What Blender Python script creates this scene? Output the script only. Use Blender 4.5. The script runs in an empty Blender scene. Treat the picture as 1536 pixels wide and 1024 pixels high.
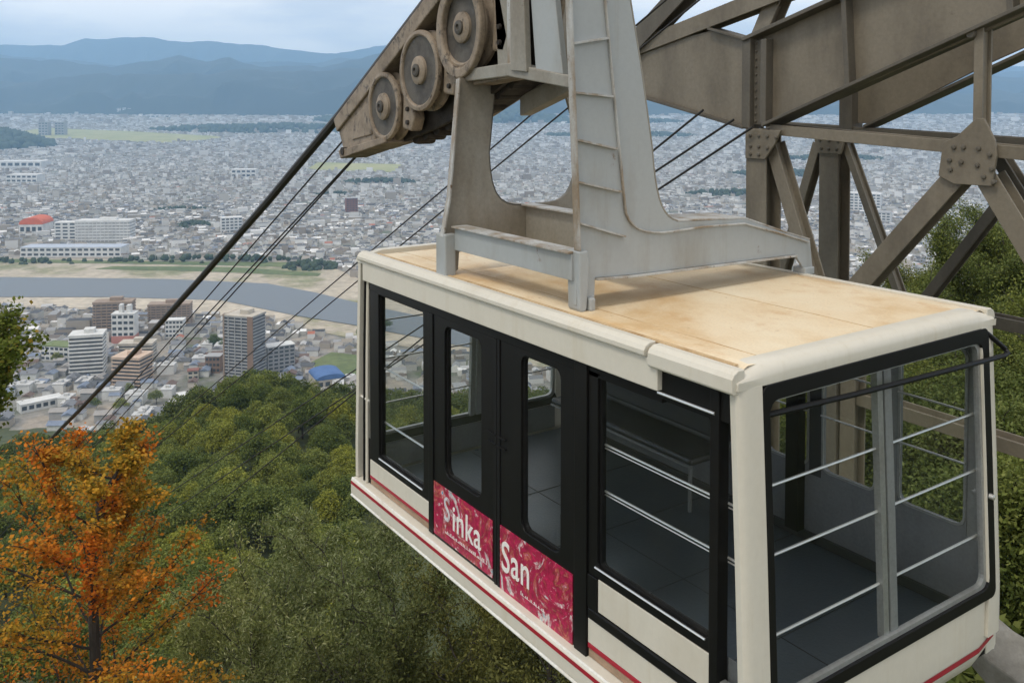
import bpy, math, random
import numpy as np
from mathutils import Vector

sc = bpy.context.scene
COL = sc.collection
R = math.radians

# ------------------------------------------------------------------ camera
CAM = Vector((3.2236, -3.6222, 1.3893))
YAW, PITCH = 2.54133, 0.03475
cd = bpy.data.cameras.new('camera')
cam = bpy.data.objects.new('camera', cd)
COL.objects.link(cam)
cam.location = CAM
cam.rotation_euler = (math.pi / 2 - PITCH, 0, YAW - math.pi / 2)
cd.sensor_fit = 'HORIZONTAL'
cd.sensor_width = 36.0
cd.lens = 1378.7 / 1536 * 36.0
cd.shift_y = -315.0 / 1536
cd.clip_start = 0.05
cd.clip_end = 90000
sc.camera = cam
VX, VY = math.cos(YAW), math.sin(YAW)          # horizontal viewing axis, towards the valley
RX, RY = VY, -VX                               # to the right of it


def at(d, s, z):
    return (CAM.x + VX * d + RX * s, CAM.y + VY * d + RY * s, z)


# ------------------------------------------------------------------ sky, sun, exposure
w = bpy.data.worlds.new('World')
sc.world = w
w.use_nodes = True
SUN_EL, SUN_AZ = R(58), R(-75)                 # azimuth measured from +X
nt = w.node_tree
for n in list(nt.nodes):
    nt.nodes.remove(n)
N = nt.nodes.new
out = N('ShaderNodeOutputWorld')
bg = N('ShaderNodeBackground')
bg.inputs['Strength'].default_value = 0.13
sky = N('ShaderNodeTexSky')
sky.sky_type = 'NISHITA'
sky.sun_disc = False
sky.sun_elevation = SUN_EL
sky.sun_rotation = math.pi / 2 - SUN_AZ
sky.altitude = 300
tc = N('ShaderNodeTexCoord')
mp = N('ShaderNodeMapping')
mp.inputs['Scale'].default_value = (2.6, 2.6, 12.0)
mp.inputs['Location'].default_value = (3.1, 0.4, 0.0)
no = N('ShaderNodeTexNoise')
no.inputs['Scale'].default_value = 1.3
no.inputs['Detail'].default_value = 7
no.inputs['Roughness'].default_value = 0.55
rp = N('ShaderNodeValToRGB')
rp.color_ramp.elements[0].position = 0.40
rp.color_ramp.elements[0].color = (5.7, 5.65, 5.75, 1)
rp.color_ramp.elements[1].position = 0.60
rp.color_ramp.elements[1].color = (8.9, 8.3, 7.7, 1)
mx = N('ShaderNodeMix')
mx.data_type = 'RGBA'
mx.inputs[0].default_value = 0.94
L = nt.links.new
L(tc.outputs['Generated'], mp.inputs['Vector'])
L(mp.outputs['Vector'], no.inputs['Vector'])
L(no.outputs['Fac'], rp.inputs['Fac'])
L(sky.outputs['Color'], mx.inputs[6])
L(rp.outputs['Color'], mx.inputs[7])
sx = N('ShaderNodeSeparateXYZ')
L(tc.outputs['Generated'], sx.inputs[0])
hr = N('ShaderNodeMapRange')
hr.inputs[1].default_value = 0.0; hr.inputs[2].default_value = 0.22; hr.inputs[3].default_value = 1.55; hr.inputs[4].default_value = 1.0
L(sx.outputs['Z'], hr.inputs[0])
hm = N('ShaderNodeMix'); hm.data_type = 'RGBA'; hm.blend_type = 'MULTIPLY'; hm.inputs[0].default_value = 1.0
cb = N('ShaderNodeCombineColor')
for k in range(3): L(hr.outputs[0], cb.inputs[k])
L(mx.outputs[2], hm.inputs[6]); L(cb.outputs[0], hm.inputs[7])
L(hm.outputs[2], bg.inputs['Color'])
L(bg.outputs['Background'], out.inputs['Surface'])

sl = bpy.data.lights.new('sun', 'SUN')
sl.energy = 1.5
sl.angle = R(14)
sl.color = (1.0, 0.93, 0.82)
so = bpy.data.objects.new('sun', sl)
COL.objects.link(so)
sdir = Vector((math.cos(SUN_EL) * math.cos(SUN_AZ), math.cos(SUN_EL) * math.sin(SUN_AZ), math.sin(SUN_EL)))
so.rotation_euler = sdir.to_track_quat('Z', 'Y').to_euler()
so.location = (0, 0, 60)

vs = sc.view_settings
vs.view_transform = 'Standard'
vs.look = 'None'
vs.exposure = 0.2
vs.gamma = 1.0
vs.use_curve_mapping = False
sc.render.engine = 'CYCLES'
cy = sc.cycles
cy.use_denoising = True
try:
    cy.denoiser = 'OPENIMAGEDENOISE'
except Exception:
    pass
cy.max_bounces = 6
cy.diffuse_bounces = 3
cy.glossy_bounces = 3
cy.transmission_bounces = 4
cy.volume_bounces = 3
cy.transparent_max_bounces = 16
cy.sample_clamp_indirect = 6.0


# ------------------------------------------------------------------ helpers
def tag(o, label=None, cat=None, group=None, kind=None):
    if label: o['label'] = label
    if cat: o['category'] = cat
    if group: o['group'] = group
    if kind: o['kind'] = kind
    return o


def empty(name, loc, rz=0.0, label=None, cat=None, group=None):
    o = bpy.data.objects.new(name, None)
    COL.objects.link(o)
    o.location = loc
    o.rotation_euler = (0, 0, rz)
    o.empty_display_size = 0.3
    tag(o, label, cat, group)
    return o


def np_mesh(name, verts, faces_flat, sizes, mat=None, smooth=False):
    verts = np.asarray(verts, dtype=np.float32)
    faces_flat = np.asarray(faces_flat, dtype=np.int32)
    sizes = np.asarray(sizes, dtype=np.int32)
    me = bpy.data.meshes.new(name)
    me.vertices.add(len(verts))
    me.vertices.foreach_set('co', verts.ravel())
    me.loops.add(len(faces_flat))
    me.loops.foreach_set('vertex_index', faces_flat)
    me.polygons.add(len(sizes))
    st = np.concatenate(([0], np.cumsum(sizes)[:-1])).astype(np.int32)
    me.polygons.foreach_set('loop_start', st)
    try:
        me.polygons.foreach_set('loop_total', sizes)
    except Exception:
        pass
    me.polygons.foreach_set('use_smooth', np.full(len(sizes), smooth, dtype=bool))
    me.update(calc_edges=True)
    if mat: me.materials.append(mat)
    return me


def obj(name, me, parent=None, loc=None):
    o = bpy.data.objects.new(name, me)
    COL.objects.link(o)
    if parent is not None: o.parent = parent
    if loc is not None: o.location = loc
    return o


class MB:
    def __init__(s):
        s.v, s.f = [], []

    def add(s, vs, fs):
        b = len(s.v)
        s.v += [tuple(p) for p in vs]
        s.f += [tuple(i + b for i in f) for f in fs]
        return s

    def box(s, x0, x1, y0, y1, z0, z1):
        x0, x1 = min(x0, x1), max(x0, x1); y0, y1 = min(y0, y1), max(y0, y1); z0, z1 = min(z0, z1), max(z0, z1)
        v = [(x, y, z) for z in (z0, z1) for x, y in ((x0, y0), (x1, y0), (x1, y1), (x0, y1))]
        return s.add(v, [(3, 2, 1, 0), (4, 5, 6, 7), (0, 1, 5, 4), (1, 2, 6, 5), (2, 3, 7, 6), (3, 0, 4, 7)])

    def prism(s, poly, fn, t0, t1):
        """polygon in (u, v) extruded from depth t0 to t1 through fn(u, v, t)"""
        n = len(poly)
        v = [fn(a, b, t0) for a, b in poly] + [fn(a, b, t1) for a, b in poly]
        f = [tuple(range(n))[::-1], tuple(range(n, 2 * n))]
        f += [(i, (i + 1) % n, n + (i + 1) % n, n + i) for i in range(n)]
        return s.add(v, f)

    def ring(s, outer, inner, fn, t0, t1):
        n = len(outer)
        v = [fn(a, b, t) for t in (t0, t1) for lp in (outer, inner) for a, b in lp]
        f = []
        for i in range(n):
            j = (i + 1) % n
            f += [(i, j, n + j, n + i), (2 * n + j, 2 * n + i, 3 * n + i, 3 * n + j),
                  (j, i, 2 * n + i, 2 * n + j), (n + i, n + j, 3 * n + j, 3 * n + i)]
        return s.add(v, f)

    def tube(s, pts, r, n=8, cap=True):
        pts = [Vector(p) for p in pts]
        rs = r if isinstance(r, (list, tuple)) else [r] * len(pts)
        base = len(s.v)
        up = Vector((0, 0, 1))
        vs = []
        pu = None
        for i, p in enumerate(pts):
            d = (pts[min(i + 1, len(pts) - 1)] - pts[max(i - 1, 0)])
            if d.length < 1e-9: d = Vector((0, 0, 1))
            d.normalize()
            if pu is None:
                a = up if abs(d.z) < 0.95 else Vector((1, 0, 0))
                u = d.cross(a).normalized()
            else:
                u = (pu - d * pu.dot(d))
                u = u.normalized() if u.length > 1e-6 else d.orthogonal().normalized()
            pu = u
            v2 = d.cross(u)
            for k in range(n):
                an = 2 * math.pi * k / n
                vs.append(tuple(p + (u * math.cos(an) + v2 * math.sin(an)) * rs[i]))
        fs = []
        for i in range(len(pts) - 1):
            for k in range(n):
                fs.append((i * n + k, i * n + (k + 1) % n, (i + 1) * n + (k + 1) % n, (i + 1) * n + k))
        if cap:
            fs.append(tuple(range(n))[::-1])
            fs.append(tuple((len(pts) - 1) * n + k for k in range(n)))
        return s.add(vs, fs)

    def lathe(s, prof, centre, axis, n=40):
        """profile of (radius, offset along axis)"""
        c = Vector(centre); a = Vector(axis).normalized()
        u = a.orthogonal().normalized(); v2 = a.cross(u)
        vs, fs = [], []
        for (r, h) in prof:
            for k in range(n):
                an = 2 * math.pi * k / n
                vs.append(tuple(c + a * h + (u * math.cos(an) + v2 * math.sin(an)) * r))
        for i in range(len(prof) - 1):
            for k in range(n):
                fs.append((i * n + k, i * n + (k + 1) % n, (i + 1) * n + (k + 1) % n, (i + 1) * n + k))
        fs.append(tuple(range(n))[::-1]); fs.append(tuple((len(prof) - 1) * n + k for k in range(n)))
        return s.add(vs, fs)

    def build(s, name, mat, parent=None, smooth=False, bevel=0.0, loc=None):
        me = bpy.data.meshes.new(name)
        me.from_pydata(s.v, [], s.f)
        me.update()
        if mat: me.materials.append(mat)
        import bmesh
        bm = bmesh.new(); bm.from_mesh(me)
        bmesh.ops.recalc_face_normals(bm, faces=bm.faces)
        bm.to_mesh(me); bm.free()
        if smooth:
            me.polygons.foreach_set('use_smooth', [True] * len(me.polygons))
            try:
                me.set_sharp_from_angle(angle=R(35))
            except Exception:
                pass
        o = obj(name, me, parent, loc)
        if bevel:
            m = o.modifiers.new('bevel', 'BEVEL'); m.width = bevel; m.segments = 2; m.limit_method = 'ANGLE'; m.angle_limit = R(40)
        return o


def rrect(u0, u1, v0, v1, r, n=5, k=6):
    """rounded rectangle, the same number of points whatever r is"""
    P = []
    cs = [(u1 - r, v1 - r, 0), (u0 + r, v1 - r, 90), (u0 + r, v0 + r, 180), (u1 - r, v0 + r, 270)]
    for i, (cx, cy_, a0) in enumerate(cs):
        for q in range(n):
            a = R(a0 + 90 * q / (n - 1)); P.append((cx + r * math.cos(a), cy_ + r * math.sin(a)))
        nx = cs[(i + 1) % 4]
        a = R(nx[2]); e = (nx[0] + r * math.cos(a), nx[1] + r * math.sin(a)); b = P[-1]
        for q in range(1, k):
            P.append((b[0] + (e[0] - b[0]) * q / k, b[1] + (e[1] - b[1]) * q / k))
    return P


# ------------------------------------------------------------------ materials
def newmat(name):
    m = bpy.data.materials.new(name)
    m.use_nodes = True
    t = m.node_tree
    return m, t, t.nodes['Principled BSDF']


def ramp(t, stops, interp='LINEAR'):
    r = t.nodes.new('ShaderNodeValToRGB')
    r.color_ramp.interpolation = interp
    el = r.color_ramp.elements
    while len(el) < len(stops): el.new(0.5)
    for e, (p, c) in zip(el, stops):
        e.position = p; e.color = (*c, 1)
    return r


def noise(t, scale, detail=6, rough=0.6, vec=None, stretch=None, coord='Object'):
    n = t.nodes.new('ShaderNodeTexNoise')
    n.inputs['Scale'].default_value = scale; n.inputs['Detail'].default_value = detail; n.inputs['Roughness'].default_value = rough
    c = t.nodes.new('ShaderNodeTexCoord'); mpn = t.nodes.new('ShaderNodeMapping')
    if stretch: mpn.inputs['Scale'].default_value = stretch
    t.links.new(c.outputs[coord], mpn.inputs['Vector']); t.links.new(mpn.outputs['Vector'], n.inputs['Vector'])
    return n


def mixc(t, fac, a, b, mode='MIX'):
    m = t.nodes.new('ShaderNodeMix'); m.data_type = 'RGBA'; m.blend_type = mode
    for sock, v in ((m.inputs[0], fac), (m.inputs[6], a), (m.inputs[7], b)):
        if isinstance(v, (int, float)): sock.default_value = v
        elif isinstance(v, tuple): sock.default_value = (*v, 1)
        else: t.links.new(v, sock)
    return m.outputs[2]


def bump(t, p, fac, strength=0.2, dist=0.02):
    b = t.nodes.new('ShaderNodeBump'); b.inputs['Strength'].default_value = strength; b.inputs['Distance'].default_value = dist
    t.links.new(fac, b.inputs['Height']); t.links.new(b.outputs['Normal'], p.inputs['Normal'])


def paint(name, col, dirt, rough=0.4, amount=(0.5, 0.75), scale=3.0, stretch=(1, 1, 0.35), spot=None, spot_at=(0.66, 0.74), metal=0.0, bumpy=0.08, fine=(0.86, 1.08), streak=None):
    """painted or bare metal with weather stains that have a shape of their own"""
    m, t, p = newmat(name)
    n1 = noise(t, scale, 8, 0.62, stretch=stretch)
    r1 = ramp(t, [(amount[0], (0, 0, 0)), (amount[1], (1, 1, 1))])
    t.links.new(n1.outputs['Fac'], r1.inputs['Fac'])
    c = mixc(t, r1.outputs['Color'], col, dirt)
    n3 = noise(t, scale * 14, 4, 0.7)
    r3 = ramp(t, [(0.3, (fine[0],) * 3), (0.7, (fine[1],) * 3)])
    t.links.new(n3.outputs['Fac'], r3.inputs['Fac'])
    c = mixc(t, 1.0, c, r3.outputs['Color'], 'MULTIPLY')
    if streak:
        n5 = noise(t, 9, 7, 0.7, stretch=(1, 1, 0.07)); r5 = ramp(t, [(0.54, (1, 1, 1)), (0.80, streak)]); t.links.new(n5.outputs['Fac'], r5.inputs['Fac'])
        c = mixc(t, 1.0, c, r5.outputs['Color'], 'MULTIPLY')
    if spot:
        n2 = noise(t, scale * 2.7, 9, 0.7, stretch=(1, 1, 0.7))
        r2 = ramp(t, [(spot_at[0], (0, 0, 0)), (spot_at[1], (1, 1, 1))])
        t.links.new(n2.outputs['Fac'], r2.inputs['Fac'])
        c = mixc(t, r2.outputs['Color'], c, spot)
    t.links.new(c, p.inputs['Base Color'])
    rr = t.nodes.new('ShaderNodeMapRange'); rr.inputs[3].default_value = rough - 0.08; rr.inputs[4].default_value = rough + 0.2
    t.links.new(n1.outputs['Fac'], rr.inputs[0]); t.links.new(rr.outputs[0], p.inputs['Roughness'])
    p.inputs['Metallic'].default_value = metal
    if bumpy: bump(t, p, n3.outputs['Fac'], bumpy, 0.01)
    return m


M = {}
M['cream'] = paint('cream_paint', (0.60, 0.568, 0.485), (0.44, 0.385, 0.29), 0.33, (0.54, 0.95), 1.6, (0.6, 0.6, 0.25), spot=(0.30, 0.20, 0.10), spot_at=(0.72, 0.80), bumpy=0.0, fine=(0.97, 1.02), streak=(0.90, 0.865, 0.80))
def roofmat():
    m, t, p = newmat('roof_paint')
    n1 = noise(t, 0.9, 9, 0.62, stretch=(0.9, 1.1, 1)); n1.inputs['Distortion'].default_value = 0.3
    r1 = ramp(t, [(0.34, (0.76, 0.665, 0.49)), (0.50, (0.71, 0.575, 0.385)), (0.62, (0.60, 0.42, 0.22)), (0.76, (0.40, 0.23, 0.09))])
    t.links.new(n1.outputs['Fac'], r1.inputs['Fac'])
    n2 = noise(t, 2.6, 10, 0.72, stretch=(0.9, 1.2, 1))
    r2 = ramp(t, [(0.54, (0, 0, 0)), (0.72, (0.7, 0.7, 0.7))]); t.links.new(n2.outputs['Fac'], r2.inputs['Fac'])
    c = mixc(t, r2.outputs['Color'], r1.outputs['Color'], (0.50, 0.27, 0.09))
    n3 = noise(t, 11, 8, 0.75); r3 = ramp(t, [(0.62, (0, 0, 0)), (0.72, (0.8, 0.8, 0.8))]); t.links.new(n3.outputs['Fac'], r3.inputs['Fac'])
    c = mixc(t, r3.outputs['Color'], c, (0.30, 0.17, 0.07))
    n4 = noise(t, 60, 4, 0.7); r4 = ramp(t, [(0.3, (0.9, 0.9, 0.9)), (0.7, (1.05, 1.05, 1.05))]); t.links.new(n4.outputs['Fac'], r4.inputs['Fac'])
    c = mixc(t, 1.0, c, r4.outputs['Color'], 'MULTIPLY')
    t.links.new(c, p.inputs['Base Color']); p.inputs['Roughness'].default_value = 0.55
    bump(t, p, n2.outputs['Fac'], 0.12, 0.02)
    return m


M['roof'] = roofmat()
M['seam'] = paint('seam_stain', (0.54, 0.39, 0.22), (0.36, 0.22, 0.10), 0.7, (0.46, 0.66), 3.0, (1, 1, 1))
M['black'] = paint('black_paint', (0.007, 0.007, 0.007), (0.012, 0.011, 0.010), 0.34, (0.5, 0.8), 2.0, bumpy=0.0)
M['rubber'] = paint('black_rubber', (0.009, 0.009, 0.009), (0.02, 0.018, 0.016), 0.5)
M['chrome'] = paint('rail_steel', (0.74, 0.74, 0.72), (0.68, 0.67, 0.65), 0.34, metal=0.85, bumpy=0.0, fine=(0.98, 1.02))
M['alu'] = paint('window_aluminium', (0.36, 0.37, 0.36), (0.26, 0.25, 0.23), 0.38, metal=0.6)
M['red'] = paint('red_stripe', (0.36, 0.012, 0.03), (0.24, 0.02, 0.03), 0.35)
M['white'] = paint('white_edge', (0.74, 0.73, 0.68), (0.5, 0.45, 0.36), 0.4, spot=(0.3, 0.2, 0.1), spot_at=(0.70, 0.78))
M['peach'] = paint('worn_sill', (0.52, 0.33, 0.22), (0.24, 0.17, 0.11), 0.6, (0.4, 0.62), 5.0, (0.3, 1, 1))
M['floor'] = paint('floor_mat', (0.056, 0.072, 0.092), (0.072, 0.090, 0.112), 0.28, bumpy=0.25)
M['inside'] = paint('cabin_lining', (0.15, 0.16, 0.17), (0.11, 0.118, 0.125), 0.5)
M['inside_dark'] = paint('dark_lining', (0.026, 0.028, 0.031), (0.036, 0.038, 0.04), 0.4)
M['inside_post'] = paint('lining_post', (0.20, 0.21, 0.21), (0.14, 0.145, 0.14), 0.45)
M['hanger'] = paint('hanger_paint', (0.34, 0.36, 0.36), (0.23, 0.21, 0.165), 0.40, (0.54, 0.86), 1.5, fine=(0.96, 1.025), streak=(0.86, 0.82, 0.74), spot=(0.15, 0.09, 0.045), spot_at=(0.655, 0.72), bumpy=0.06)
M['hanger_shaded'] = paint('hanger_shaded_paint', (0.27, 0.255, 0.215), (0.17, 0.14, 0.10), 0.5, (0.45, 0.75), 2.4, spot=(0.12, 0.08, 0.05))  # hanger paint again, inner-face shading put into a darker browner colour, plus stains
M['edge'] = paint('hanger_edge_paint', (0.43, 0.435, 0.42), (0.24, 0.185, 0.125), 0.45, (0.44, 0.64), 5.0, spot=(0.13, 0.075, 0.035), spot_at=(0.60, 0.68))
M['sheave'] = paint('sheave_rim', (0.27, 0.215, 0.155), (0.15, 0.115, 0.08), 0.55, (0.42, 0.68), 5.0, (1, 1, 1), spot=(0.045, 0.035, 0.026), spot_at=(0.54, 0.66), bumpy=0.25)
M['sheave_dark'] = paint('sheave_disc', (0.095, 0.085, 0.07), (0.045, 0.04, 0.035), 0.6, (0.4, 0.65), 6.0, (1, 1, 1), bumpy=0.2)
M['grease'] = paint('greased_steel', (0.05, 0.043, 0.036), (0.025, 0.022, 0.02), 0.55, (0.4, 0.65), 7.0, (1, 1, 1), bumpy=0.4)
M['tower'] = paint('tower_paint', (0.185, 0.160, 0.118), (0.095, 0.080, 0.058), 0.5, (0.46, 0.76), 1.6, spot=(0.06, 0.045, 0.032), spot_at=(0.66, 0.74), bumpy=0.1)
M['tower_dark'] = paint('tower_flange_paint', (0.105, 0.093, 0.072), (0.055, 0.048, 0.038), 0.55, (0.44, 0.74), 2.0, spot=(0.04, 0.03, 0.024), bumpy=0.1)
M['rope'] = paint('rope_steel', (0.022, 0.02, 0.019), (0.035, 0.032, 0.03), 0.5, scale=8.0)
M['concrete'] = paint('concrete', (0.26, 0.25, 0.22), (0.13, 0.12, 0.10), 0.85, (0.42, 0.7), 1.8, (1, 1, 1), bumpy=0.5)


for k_ in ('black', 'rubber', 'grease'):
    M[k_].node_tree.nodes['Principled BSDF'].inputs['Specular IOR Level'].default_value = 0.18


def glassmat():
    m = bpy.data.materials.new('window_glass'); m.use_nodes = True; t = m.node_tree
    for n in list(t.nodes): t.nodes.remove(n)
    o = t.nodes.new('ShaderNodeOutputMaterial'); mxs = t.nodes.new('ShaderNodeMixShader')
    tr = t.nodes.new('ShaderNodeBsdfTransparent'); gl = t.nodes.new('ShaderNodeBsdfGlossy'); fr = t.nodes.new('ShaderNodeLayerWeight')
    tr.inputs['Color'].default_value = (0.965, 0.975, 0.97, 1); gl.inputs['Roughness'].default_value = 0.02
    gl.inputs['Color'].default_value = (0.55, 0.57, 0.58, 1)
    pw = t.nodes.new('ShaderNodeMath'); pw.operation = 'POWER'; pw.inputs[1].default_value = 3.5
    ma = t.nodes.new('ShaderNodeMath'); ma.operation = 'MULTIPLY_ADD'; ma.inputs[1].default_value = 0.6; ma.inputs[2].default_value = 0.028
    t.links.new(fr.outputs['Facing'], pw.inputs[0]); t.links.new(pw.outputs[0], ma.inputs[0])
    t.links.new(ma.outputs[0], mxs.inputs[0]); t.links.new(tr.outputs[0], mxs.inputs[1]); t.links.new(gl.outputs[0], mxs.inputs[2])
    df = t.nodes.new('ShaderNodeBsdfDiffuse'); df.inputs['Color'].default_value = (0.55, 0.54, 0.50, 1)
    nd = noise(t, 1.6, 7, 0.7, stretch=(1, 1, 0.4)); rd = ramp(t, [(0.44, (0.0005,) * 3), (0.64, (0.006,) * 3), (0.76, (0.022,) * 3)]); t.links.new(nd.outputs['Fac'], rd.inputs['Fac'])
    mx2 = t.nodes.new('ShaderNodeMixShader'); t.links.new(rd.outputs['Color'], mx2.inputs[0]); t.links.new(mxs.outputs[0], mx2.inputs[1]); t.links.new(df.outputs[0], mx2.inputs[2])
    t.links.new(mx2.outputs[0], o.inputs['Surface'])
    return m


M['glass'] = glassmat()


def posterf(name, off):
    m, t, p = newmat(name)
    n = noise(t, 4.4, 9, 0.70); n.inputs['Distortion'].default_value = 1.4
    t.nodes['Mapping'].inputs['Location'].default_value = off
    r = ramp(t, [(0.0, (0.10, 0.38, 0.58)), (0.33, (0.30, 0.52, 0.66)), (0.375, (0.66, 0.64, 0.60)), (0.415, (0.62, 0.30, 0.34)), (0.435, (0.42, 0.012, 0.06)), (0.50, (0.44, 0.01, 0.08)), (0.545, (0.36, 0.02, 0.05)),
                 (0.57, (0.52, 0.17, 0.10)), (0.595, (0.50, 0.05, 0.14)), (0.625, (0.62, 0.34, 0.36)), (0.655, (0.66, 0.62, 0.56)), (0.69, (0.06, 0.32, 0.54))])
    t.links.new(n.outputs['Fac'], r.inputs['Fac'])
    n2 = noise(t, 26, 5, 0.7)
    r2 = ramp(t, [(0.36, (0.55, 0.5, 0.5)), (0.62, (1.05, 1.05, 1.05)), (0.76, (1.9, 1.5, 1.3))])
    t.links.new(n2.outputs['Fac'], r2.inputs['Fac'])
    c = mixc(t, 1.0, r.outputs['Color'], r2.outputs['Color'], 'MULTIPLY')
    t.links.new(c, p.inputs['Base Color']); p.inputs['Roughness'].default_value = 0.42
    return m


M['poster_a'] = posterf('poster_print', (1.15, 0.0, 0.3))
M['poster_b'] = posterf('poster_print_worn', (7.7, 0.0, 4.1))
M['letter'] = paint('white_lettering', (0.80, 0.78, 0.74), (0.66, 0.55, 0.52), 0.45, (0.5, 0.8), 9.0)
M['letter_worn'] = paint('worn_lettering', (0.62, 0.66, 0.68), (0.42, 0.18, 0.22), 0.5, (0.42, 0.62), 14.0)


def leafmat(name, stops, trans=0.25, patch=None, pscale=0.25, objvar=0.25, gloss=0.65):
    m, t, p = newmat(name)
    g = t.nodes.new('ShaderNodeNewGeometry')
    r = ramp(t, stops); t.links.new(g.outputs['Random Per Island'], r.inputs['Fac'])
    c = r.outputs['Color']
    if patch:
        n = noise(t, pscale, 3, 0.5)
        r2 = ramp(t, [(0.38, (0, 0, 0)), (0.56, (1, 1, 1))]); t.links.new(n.outputs['Fac'], r2.inputs['Fac'])
        r3 = ramp(t, patch); t.links.new(g.outputs['Random Per Island'], r3.inputs['Fac'])
        c = mixc(t, r2.outputs['Color'], c, r3.outputs['Color'])
    if objvar:
        oi = t.nodes.new('ShaderNodeObjectInfo')
        r4 = ramp(t, [(0.0, (1 - objvar, 1 - objvar * 0.8, 1 - objvar)), (0.5, (1, 1, 1)), (1.0, (1 + objvar * 1.5, 1 + objvar, 1 - objvar * 0.3))])
        t.links.new(oi.outputs['Random'], r4.inputs['Fac'])
        c = mixc(t, 1.0, c, r4.outputs['Color'], 'MULTIPLY')
    t.links.new(c, p.inputs['Base Color']); p.inputs['Roughness'].default_value = gloss
    p.inputs['Specular IOR Level'].default_value = 0.1
    tl = t.nodes.new('ShaderNodeBsdfTranslucent'); t.links.new(c, tl.inputs['Color'])
    ms = t.nodes.new('ShaderNodeMixShader'); ms.inputs[0].default_value = trans
    o = t.nodes['Material Output']
    t.links.new(p.outputs[0], ms.inputs[1]); t.links.new(tl.outputs[0], ms.inputs[2]); t.links.new(ms.outputs[0], o.inputs['Surface'])
    return m


M['leaf_forest'] = leafmat('forest_leaf', [(0, (0.085, 0.110, 0.024)), (0.5, (0.150, 0.182, 0.042)), (1, (0.25, 0.28, 0.078))], 0.2, objvar=0.40)
M['leaf_wood'] = leafmat('wood_leaf', [(0, (0.088, 0.110, 0.024)), (0.5, (0.150, 0.180, 0.041)), (1, (0.25, 0.275, 0.075))], 0.2, patch=[(0, (0.048, 0.070, 0.018)), (0.5, (0.084, 0.112, 0.029)), (1, (0.145, 0.172, 0.052))], pscale=0.09, objvar=0)
M['leaf_feather'] = leafmat('feathery_leaf', [(0, (0.10, 0.120, 0.036)), (0.5, (0.165, 0.19, 0.062)), (0.8, (0.24, 0.265, 0.11)), (1, (0.38, 0.39, 0.22))], 0.25, objvar=0.15)
M['leaf_bush'] = leafmat('bushy_leaf', [(0, (0.066, 0.088, 0.020)), (0.5, (0.108, 0.136, 0.032)), (1, (0.18, 0.205, 0.064))], 0.25, objvar=0.2)
M['leaf_dark'] = leafmat('dark_leaf', [(0, (0.055, 0.060, 0.018)), (0.6, (0.095, 0.102, 0.032)), (1, (0.16, 0.165, 0.06))], 0.2, objvar=0.2)
M['leaf_green'] = leafmat('garden_leaf', [(0, (0.065, 0.09, 0.012)), (0.6, (0.115, 0.145, 0.022)), (0.93, (0.17, 0.185, 0.035)), (1, (0.32, 0.21, 0.025))], 0.3, objvar=0)
M['leaf_maple'] = leafmat('maple_leaf', [(0, (0.30, 0.10, 0.014)), (0.35, (0.56, 0.17, 0.018)), (0.75, (0.70, 0.21, 0.022)), (1, (0.52, 0.095, 0.014))], 0.32,
                          patch=[(0, (0.16, 0.13, 0.02)), (0.5, (0.38, 0.24, 0.028)), (1, (0.58, 0.29, 0.03))], pscale=0.5, objvar=0)
M['bark'] = paint('bark', (0.055, 0.045, 0.035), (0.03, 0.026, 0.02), 0.9, (0.4, 0.6), 3.0, bumpy=0.5)


def groundmat(name, cols, scale, rough=0.9, scale2=None):
    m, t, p = newmat(name)
    n = noise(t, scale, 9, 0.65); r = ramp(t, cols); t.links.new(n.outputs['Fac'], r.inputs['Fac'])
    c = r.outputs['Color']
    if scale2:
        n2 = noise(t, scale2, 6, 0.7); r2 = ramp(t, [(0.3, (0.7, 0.7, 0.7)), (0.7, (1.25, 1.25, 1.25))]); t.links.new(n2.outputs['Fac'], r2.inputs['Fac'])
        c = mixc(t, 1.0, c, r2.outputs['Color'], 'MULTIPLY')
    t.links.new(c, p.inputs['Base Color']); p.inputs['Roughness'].default_value = rough
    return m


M['hill'] = groundmat('hill_floor', [(0.35, (0.040, 0.052, 0.014)), (0.65, (0.075, 0.088, 0.026))], 0.15, scale2=1.5)
M['city_ground'] = groundmat('city_ground', [(0.34, (0.10, 0.12, 0.06)), (0.42, (0.17, 0.17, 0.14)), (0.5, (0.25, 0.235, 0.21)), (0.58, (0.32, 0.275, 0.22)), (0.7, (0.30, 0.27, 0.24))], 0.012, scale2=0.12)
M['sand'] = groundmat('river_sand', [(0.30, (0.15, 0.17, 0.07)), (0.40, (0.27, 0.255, 0.15)), (0.46, (0.42, 0.365, 0.28)), (0.7, (0.52, 0.455, 0.36))], 0.006, scale2=0.05)
M['sand_bare'] = groundmat('river_gravel', [(0.3, (0.44, 0.385, 0.30)), (0.7, (0.56, 0.49, 0.39))], 0.01, scale2=0.06)
M['meadow'] = groundmat('meadow_grass', [(0.35, (0.085, 0.125, 0.04)), (0.65, (0.15, 0.175, 0.065))], 0.012, scale2=0.08)
M['paddy'] = groundmat('paddy_field', [(0.35, (0.26, 0.28, 0.10)), (0.65, (0.38, 0.36, 0.16))], 0.008)
M['mount'] = groundmat('mountain_woods', [(0.35, (0.014, 0.024, 0.020)), (0.65, (0.030, 0.042, 0.030))], 0.0016)
M['wood_far'] = groundmat('far_wood', [(0.35, (0.025, 0.042, 0.022)), (0.65, (0.05, 0.075, 0.035))], 0.03, scale2=0.15)
M['rock'] = groundmat('rock', [(0.35, (0.10, 0.095, 0.085)), (0.65, (0.21, 0.20, 0.18))], 0.6, scale2=3.0)
m, t, p = newmat('river_water'); M['water'] = m
p.inputs['Base Color'].default_value = (0.115, 0.13, 0.145, 1); p.inputs['Roughness'].default_value = 0.38
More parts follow.
